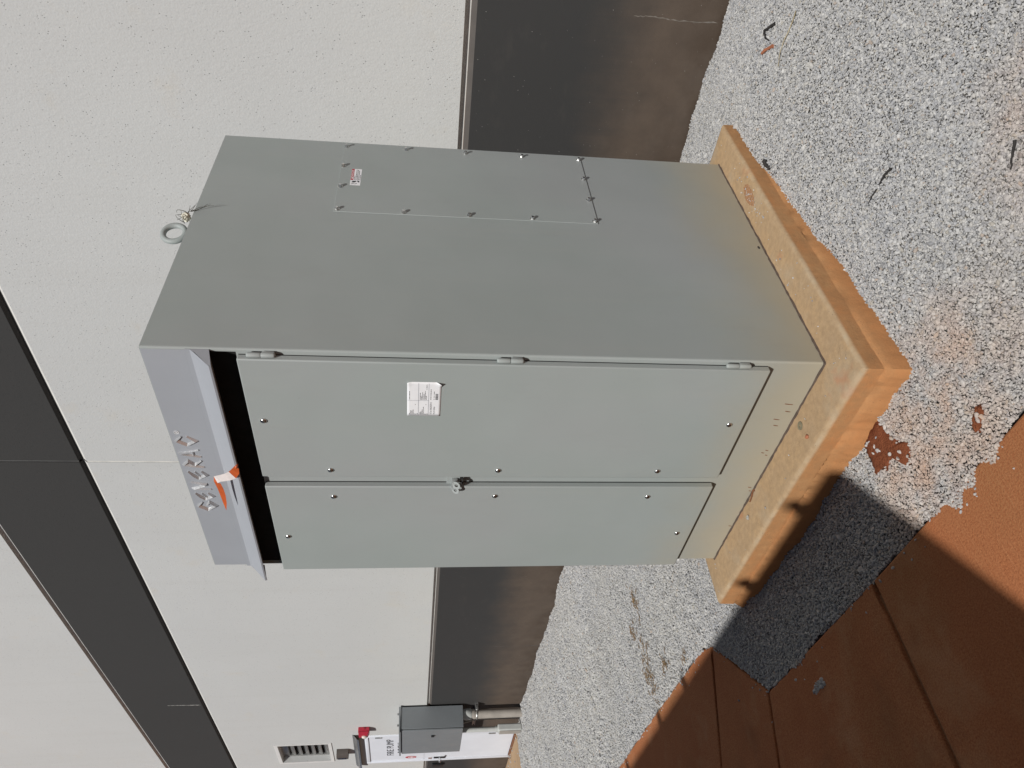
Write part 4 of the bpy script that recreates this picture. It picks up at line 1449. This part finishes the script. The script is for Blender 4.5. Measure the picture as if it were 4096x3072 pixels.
# ------------------------------------------------------------------ fire pump room door
door = thing('steel_door', 'white steel door lettered in black with a lever handle', 'door', (-10.6, 2.27, -0.18))
fw = 0.055
bm = bmesh.new()
bm_box(bm, DX0, DX0 + fw, YW - 0.012, YW + 0.10, -0.178, DZ1, 0.003)
bm_box(bm, DX1 - fw, DX1, YW - 0.012, YW + 0.10, -0.178, DZ1, 0.003)
bm_box(bm, DX0 + fw + .0005, DX1 - fw - .0005, YW - 0.011, YW + 0.10, DZ1 - fw, DZ1 - 0.0005, 0.003)
obj('frame', from_bm(bm, 'frame', M['door'], True), door)
leaf = box('leaf', DX0 + fw + 0.003, DX1 - fw - 0.003, YW + 0.004, YW + 0.05, -0.155, DZ1 - fw - 0.003, M['door'], door, 0.002)
box('threshold', DX0 - 0.002, DX1 + 0.002, YW - 0.045, YW + 0.09, -0.1775, -0.163, M['rust'], door, 0.004)
obj('lettering', text_mesh('lettering', 'FIRE PUMP', 0.155, M['ink'], 1.0, 0.0006), leaf, (-10.575, YW + 0.002, 1.742), FACE_FRONT)
obj('lettering', text_mesh('lettering', 'ROOM', 0.155, M['ink'], 1.0, 0.0006), leaf, (-10.60, YW + 0.002, 1.575), FACE_FRONT)
bm = bmesh.new()
bm_poly(bm, [(-11.055 + 0.052 * math.cos(a), YW + 0.0035, 1.425 + 0.088 * math.sin(a)) for a in [2 * math.pi * k / 28 for k in range(28)]], (0, -0.0015, 0))
sg = obj('oval_sign', from_bm(bm, 'oval_sign', M['red_ink']), leaf)
bm = bmesh.new()
for z, w in ((1.465, .022), (1.440, .040), (1.418, .042), (1.396, .034), (1.375, .018)):
    bm.faces.new([bm.verts.new((-11.055 + a * w, YW + 0.0014, z + b * 0.006)) for a, b in ((-1, -1), (1, -1), (1, 1), (-1, 1))])
obj('sign_print', from_bm(bm, 'sign_print', M['white_ink']), leaf)
box('hinge', -10.072, -10.052, YW - 0.028, YW + 0.006, 1.855, 1.965, M['galv'], door, 0.004)
box('hinge', -10.072, -10.052, YW - 0.028, YW + 0.006, 0.14, 0.25, M['galv'], door, 0.004)
lv = box('escutcheon', -11.135, -11.085, YW - 0.010, YW + 0.006, 0.870, 1.060, M['black'], door, 0.006)
tube('lever_handle', [(-11.11, YW - 0.004, 0.965), (-11.11, YW - 0.055, 0.965), (-11.10, YW - 0.072, 0.963), (-11.06, YW - 0.075, 0.955), (-10.99, YW - 0.072, 0.940)], [0.019, 0.016, 0.015, 0.013, 0.010], M['chrome'], lv, 14)
box('latch_contact', -11.135, -11.120, YW - 0.009, YW + 0.005, 1.085, 1.145, M['rust'], door, 0.002)

kb = thing('key_box', 'small black key box on the dark base left of the white door', 'key box', (-11.42, 2.24, 0.9))
box('body', -11.46, -11.36, YW - 0.035, YW - 0.001, 0.895, 1.075, M['black'], kb, 0.006)
box('lid', -11.452, -11.368, YW - 0.041, YW - 0.035, 0.905, 1.065, M['black'], kb, 0.002)

# rain drip canopy over the door
can = thing('door_canopy', 'narrow galvanised drip canopy above the white door', 'canopy', (-10.6, 2.2, 2.2))
bm = bmesh.new()
sec = [(YW - 0.001, 2.285), (YW - 0.001, 2.283), (YW - 0.030, 2.262), (YW - 0.075, 2.225), (YW - 0.080, 2.198), (YW - 0.077, 2.198), (YW - 0.072, 2.223), (YW - 0.028, 2.259)]
bm_poly(bm, [(-11.30, y, z) for y, z in [(YW - 0.001, 2.298)] + sec[2:5] + sec[5:8] + [(YW - 0.001, 2.290)]], (1.355, 0, 0))
obj('flashing', from_bm(bm, 'flashing', M['galv'], False), can)
box('rear_flange', -11.29, -9.955, YW - 0.006, YW - 0.001, 2.205, 2.289, M['bronze'], can)

# red horn strobe
hs = thing('horn_strobe', 'red fire alarm horn strobe on the wall beside the white door', 'horn strobe', (-9.70, 2.2, 2.1))
box('back_box', -9.765, -9.635, YW - 0.058, YW - 0.001, 2.035, 2.195, M['red'], hs, 0.006)
bm = bmesh.new()
hx0, hx1, hz0, hz1 = -9.765, -9.635, 2.035, 2.195
yf, yb_ = YW - 0.112, YW - 0.062
A_ = [(hx0, yb_, hz0), (hx1, yb_, hz0), (hx1, yb_, hz1), (hx0, yb_, hz1)]
B_ = [(hx0 + .012, yf, hz0 + .022), (hx1 - .012, yf, hz0 + .022), (hx1 - .012, yf, hz1 - .012), (hx0 + .012, yf, hz1 - .012)]
a = [bm.verts.new(p) for p in A_]
b = [bm.verts.new(p) for p in B_]
bm.faces.new(a[::-1]); bm.faces.new(b)
for k in range(4):
    bm.faces.new((a[k], a[(k + 1) % 4], b[(k + 1) % 4], b[k]))
bmesh.ops.bevel(bm, geom=bm.edges[:], offset=0.004, segments=2, affect='EDGES')
hc = obj('horn_cover', from_bm(bm, 'horn_cover', M['red'], True), hs)
box('conduit_knockout', -9.637, -9.622, YW - 0.045, YW - 0.022, 2.10, 2.13, M['red'], hs, 0.004)
bm = bmesh.new()
bmesh.ops.create_uvsphere(bm, u_segments=16, v_segments=10, radius=0.036)
bmesh.ops.scale(bm, vec=(0.9, 0.75, 1.05), verts=bm.verts[:])
bmesh.ops.translate(bm, vec=(-9.705, yf - 0.006, 2.105), verts=bm.verts[:])
obj('strobe_lens', from_bm(bm, 'strobe_lens', M['clear'], True, 60), hs)
obj('lettering', text_mesh('lettering', 'F\nI\nR\nE', 0.026, M['white_ink'], 1.0), hc, (-9.6445, YW - 0.086, 2.147), FACE_SIDE @ Quaternion((0, 1, 0), 0.22))

# wall lamp
lp = thing('wall_lamp', 'dark bronze wall lamp between the louvre and the door canopy', 'wall lamp', (-10.65, 2.2, 2.4))
bm = bmesh.new()
pts = [(-10.52, YW - 0.001), (-10.52, YW - 0.030), (-10.545, YW - 0.080), (-10.60, YW - 0.108), (-10.66, YW - 0.108), (-10.715, YW - 0.080), (-10.74, YW - 0.030), (-10.74, YW - 0.001)]
bm_poly(bm, [(x, y, 2.385) for x, y in pts], (0, 0, 0.175))
obj('housing', from_bm(bm, 'housing', M['bronze'], True, 30), lp)
bm = bmesh.new()
bm_poly(bm, [(x, y - 0.004, 2.410) for x, y in pts[3:5]] + [(x, y + 0.004, 2.410) for x, y in pts[3:5]][::-1], (0, 0, 0.125))
obj('lens', from_bm(bm, 'lens', M['lens']), lp)

# louvre set into the wall
lou = thing('wall_louvre', 'recessed galvanised louvre high on the wall above the lamp', 'louvre', (-10.65, 2.3, 2.7))
bm = bmesh.new()
for x0, x1, z0, z1 in ((LX0 - 0.045, LX0, LZ0 - 0.05, LZ1 + 0.05), (LX1, LX1 + 0.03, LZ0 - 0.05, LZ1 + 0.05), (LX0, LX1, LZ1, LZ1 + 0.05), (LX0, LX1, LZ0 - 0.05, LZ0)):
    bm_box(bm, x0, x1, YW - 0.010, YW - 0.001, z0, z1)
obj('trim', from_bm(bm, 'trim', M['doorframe']), lou)
bm = bmesh.new()
for x0, x1, z0, z1 in ((LX0 + .001, LX0 + 0.05, LZ0 + .001, LZ1 - .001), (LX1 - 0.04, LX1 - .001, LZ0 + .001, LZ1 - .001), (LX0 + 0.05, LX1 - 0.04, LZ1 - 0.10, LZ1 - .001), (LX0 + 0.05, LX1 - 0.04, LZ0 + .001, LZ0 + 0.03)):
    bm_box(bm, x0, x1, YW + 0.085, YW + 0.13, z0, z1)
obj('frame', from_bm(bm, 'frame', M['galv']), lou)
nb = 6
bh = (LZ1 - LZ0 - 0.13) / nb
bm = bmesh.new()
bm_poly(bm, [(LX0 + 0.05, y, z) for y, z in ((YW + 0.080, 0.0), (YW + 0.076, 0.022), (YW + 0.080, 0.024), (YW + 0.150, bh + 0.012), (YW + 0.153, bh + 0.010), (YW + 0.084, 0.018))], (LX1 - LX0 - 0.09, 0, 0))
blade = from_bm(bm, 'blade', M['galv'])
for k in range(nb):
    obj('blade', blade, lou, (0, 0, LZ0 + 0.03 + bh * k))
box('backing', LX0, LX1, YW + 0.17, YW + 0.19, LZ0, LZ1, M['dark'], lou)

# ------------------------------------------------------------------ generator house behind the viewer, which shades the walkway
gx1, gy1, gtop = 1.82, -4.17, 4.02
gen = thing('generator_enclosure', 'tall tan generator enclosure out of view that shades the walkway', 'generator', (-4, -6.2, WZ))
box('housing', -9.5, gx1, -8.2, gy1, WZ + 0.25, gtop, M['genset'], gen, 0.01)
box('skid', -9.45, gx1 - 0.05, -8.1, gy1 - 0.06, WZ, WZ + 0.25, M['dark'], gen)
lug = None
bm = bmesh.new()
bm_box(bm, -0.028, 0.028, -0.065, -0.012, -0.002, 0.085, 0.003)
lug = from_bm(bm, 'lifting_lug', M['genset'], True)
for x in (1.60, 1.00, -0.24, -0.82, -1.76, -2.7, -3.7, -4.7):
    obj('lifting_lug', lug, gen, (x, gy1, gtop))
for k in range(8):
    x = gx1 - 0.15 - 1.28 * k
    dpan = box('door_panel', x - 1.2, x, gy1 + 0.001, gy1 + 0.006, 0.25, 3.6, M['genset'], gen, 0.002)
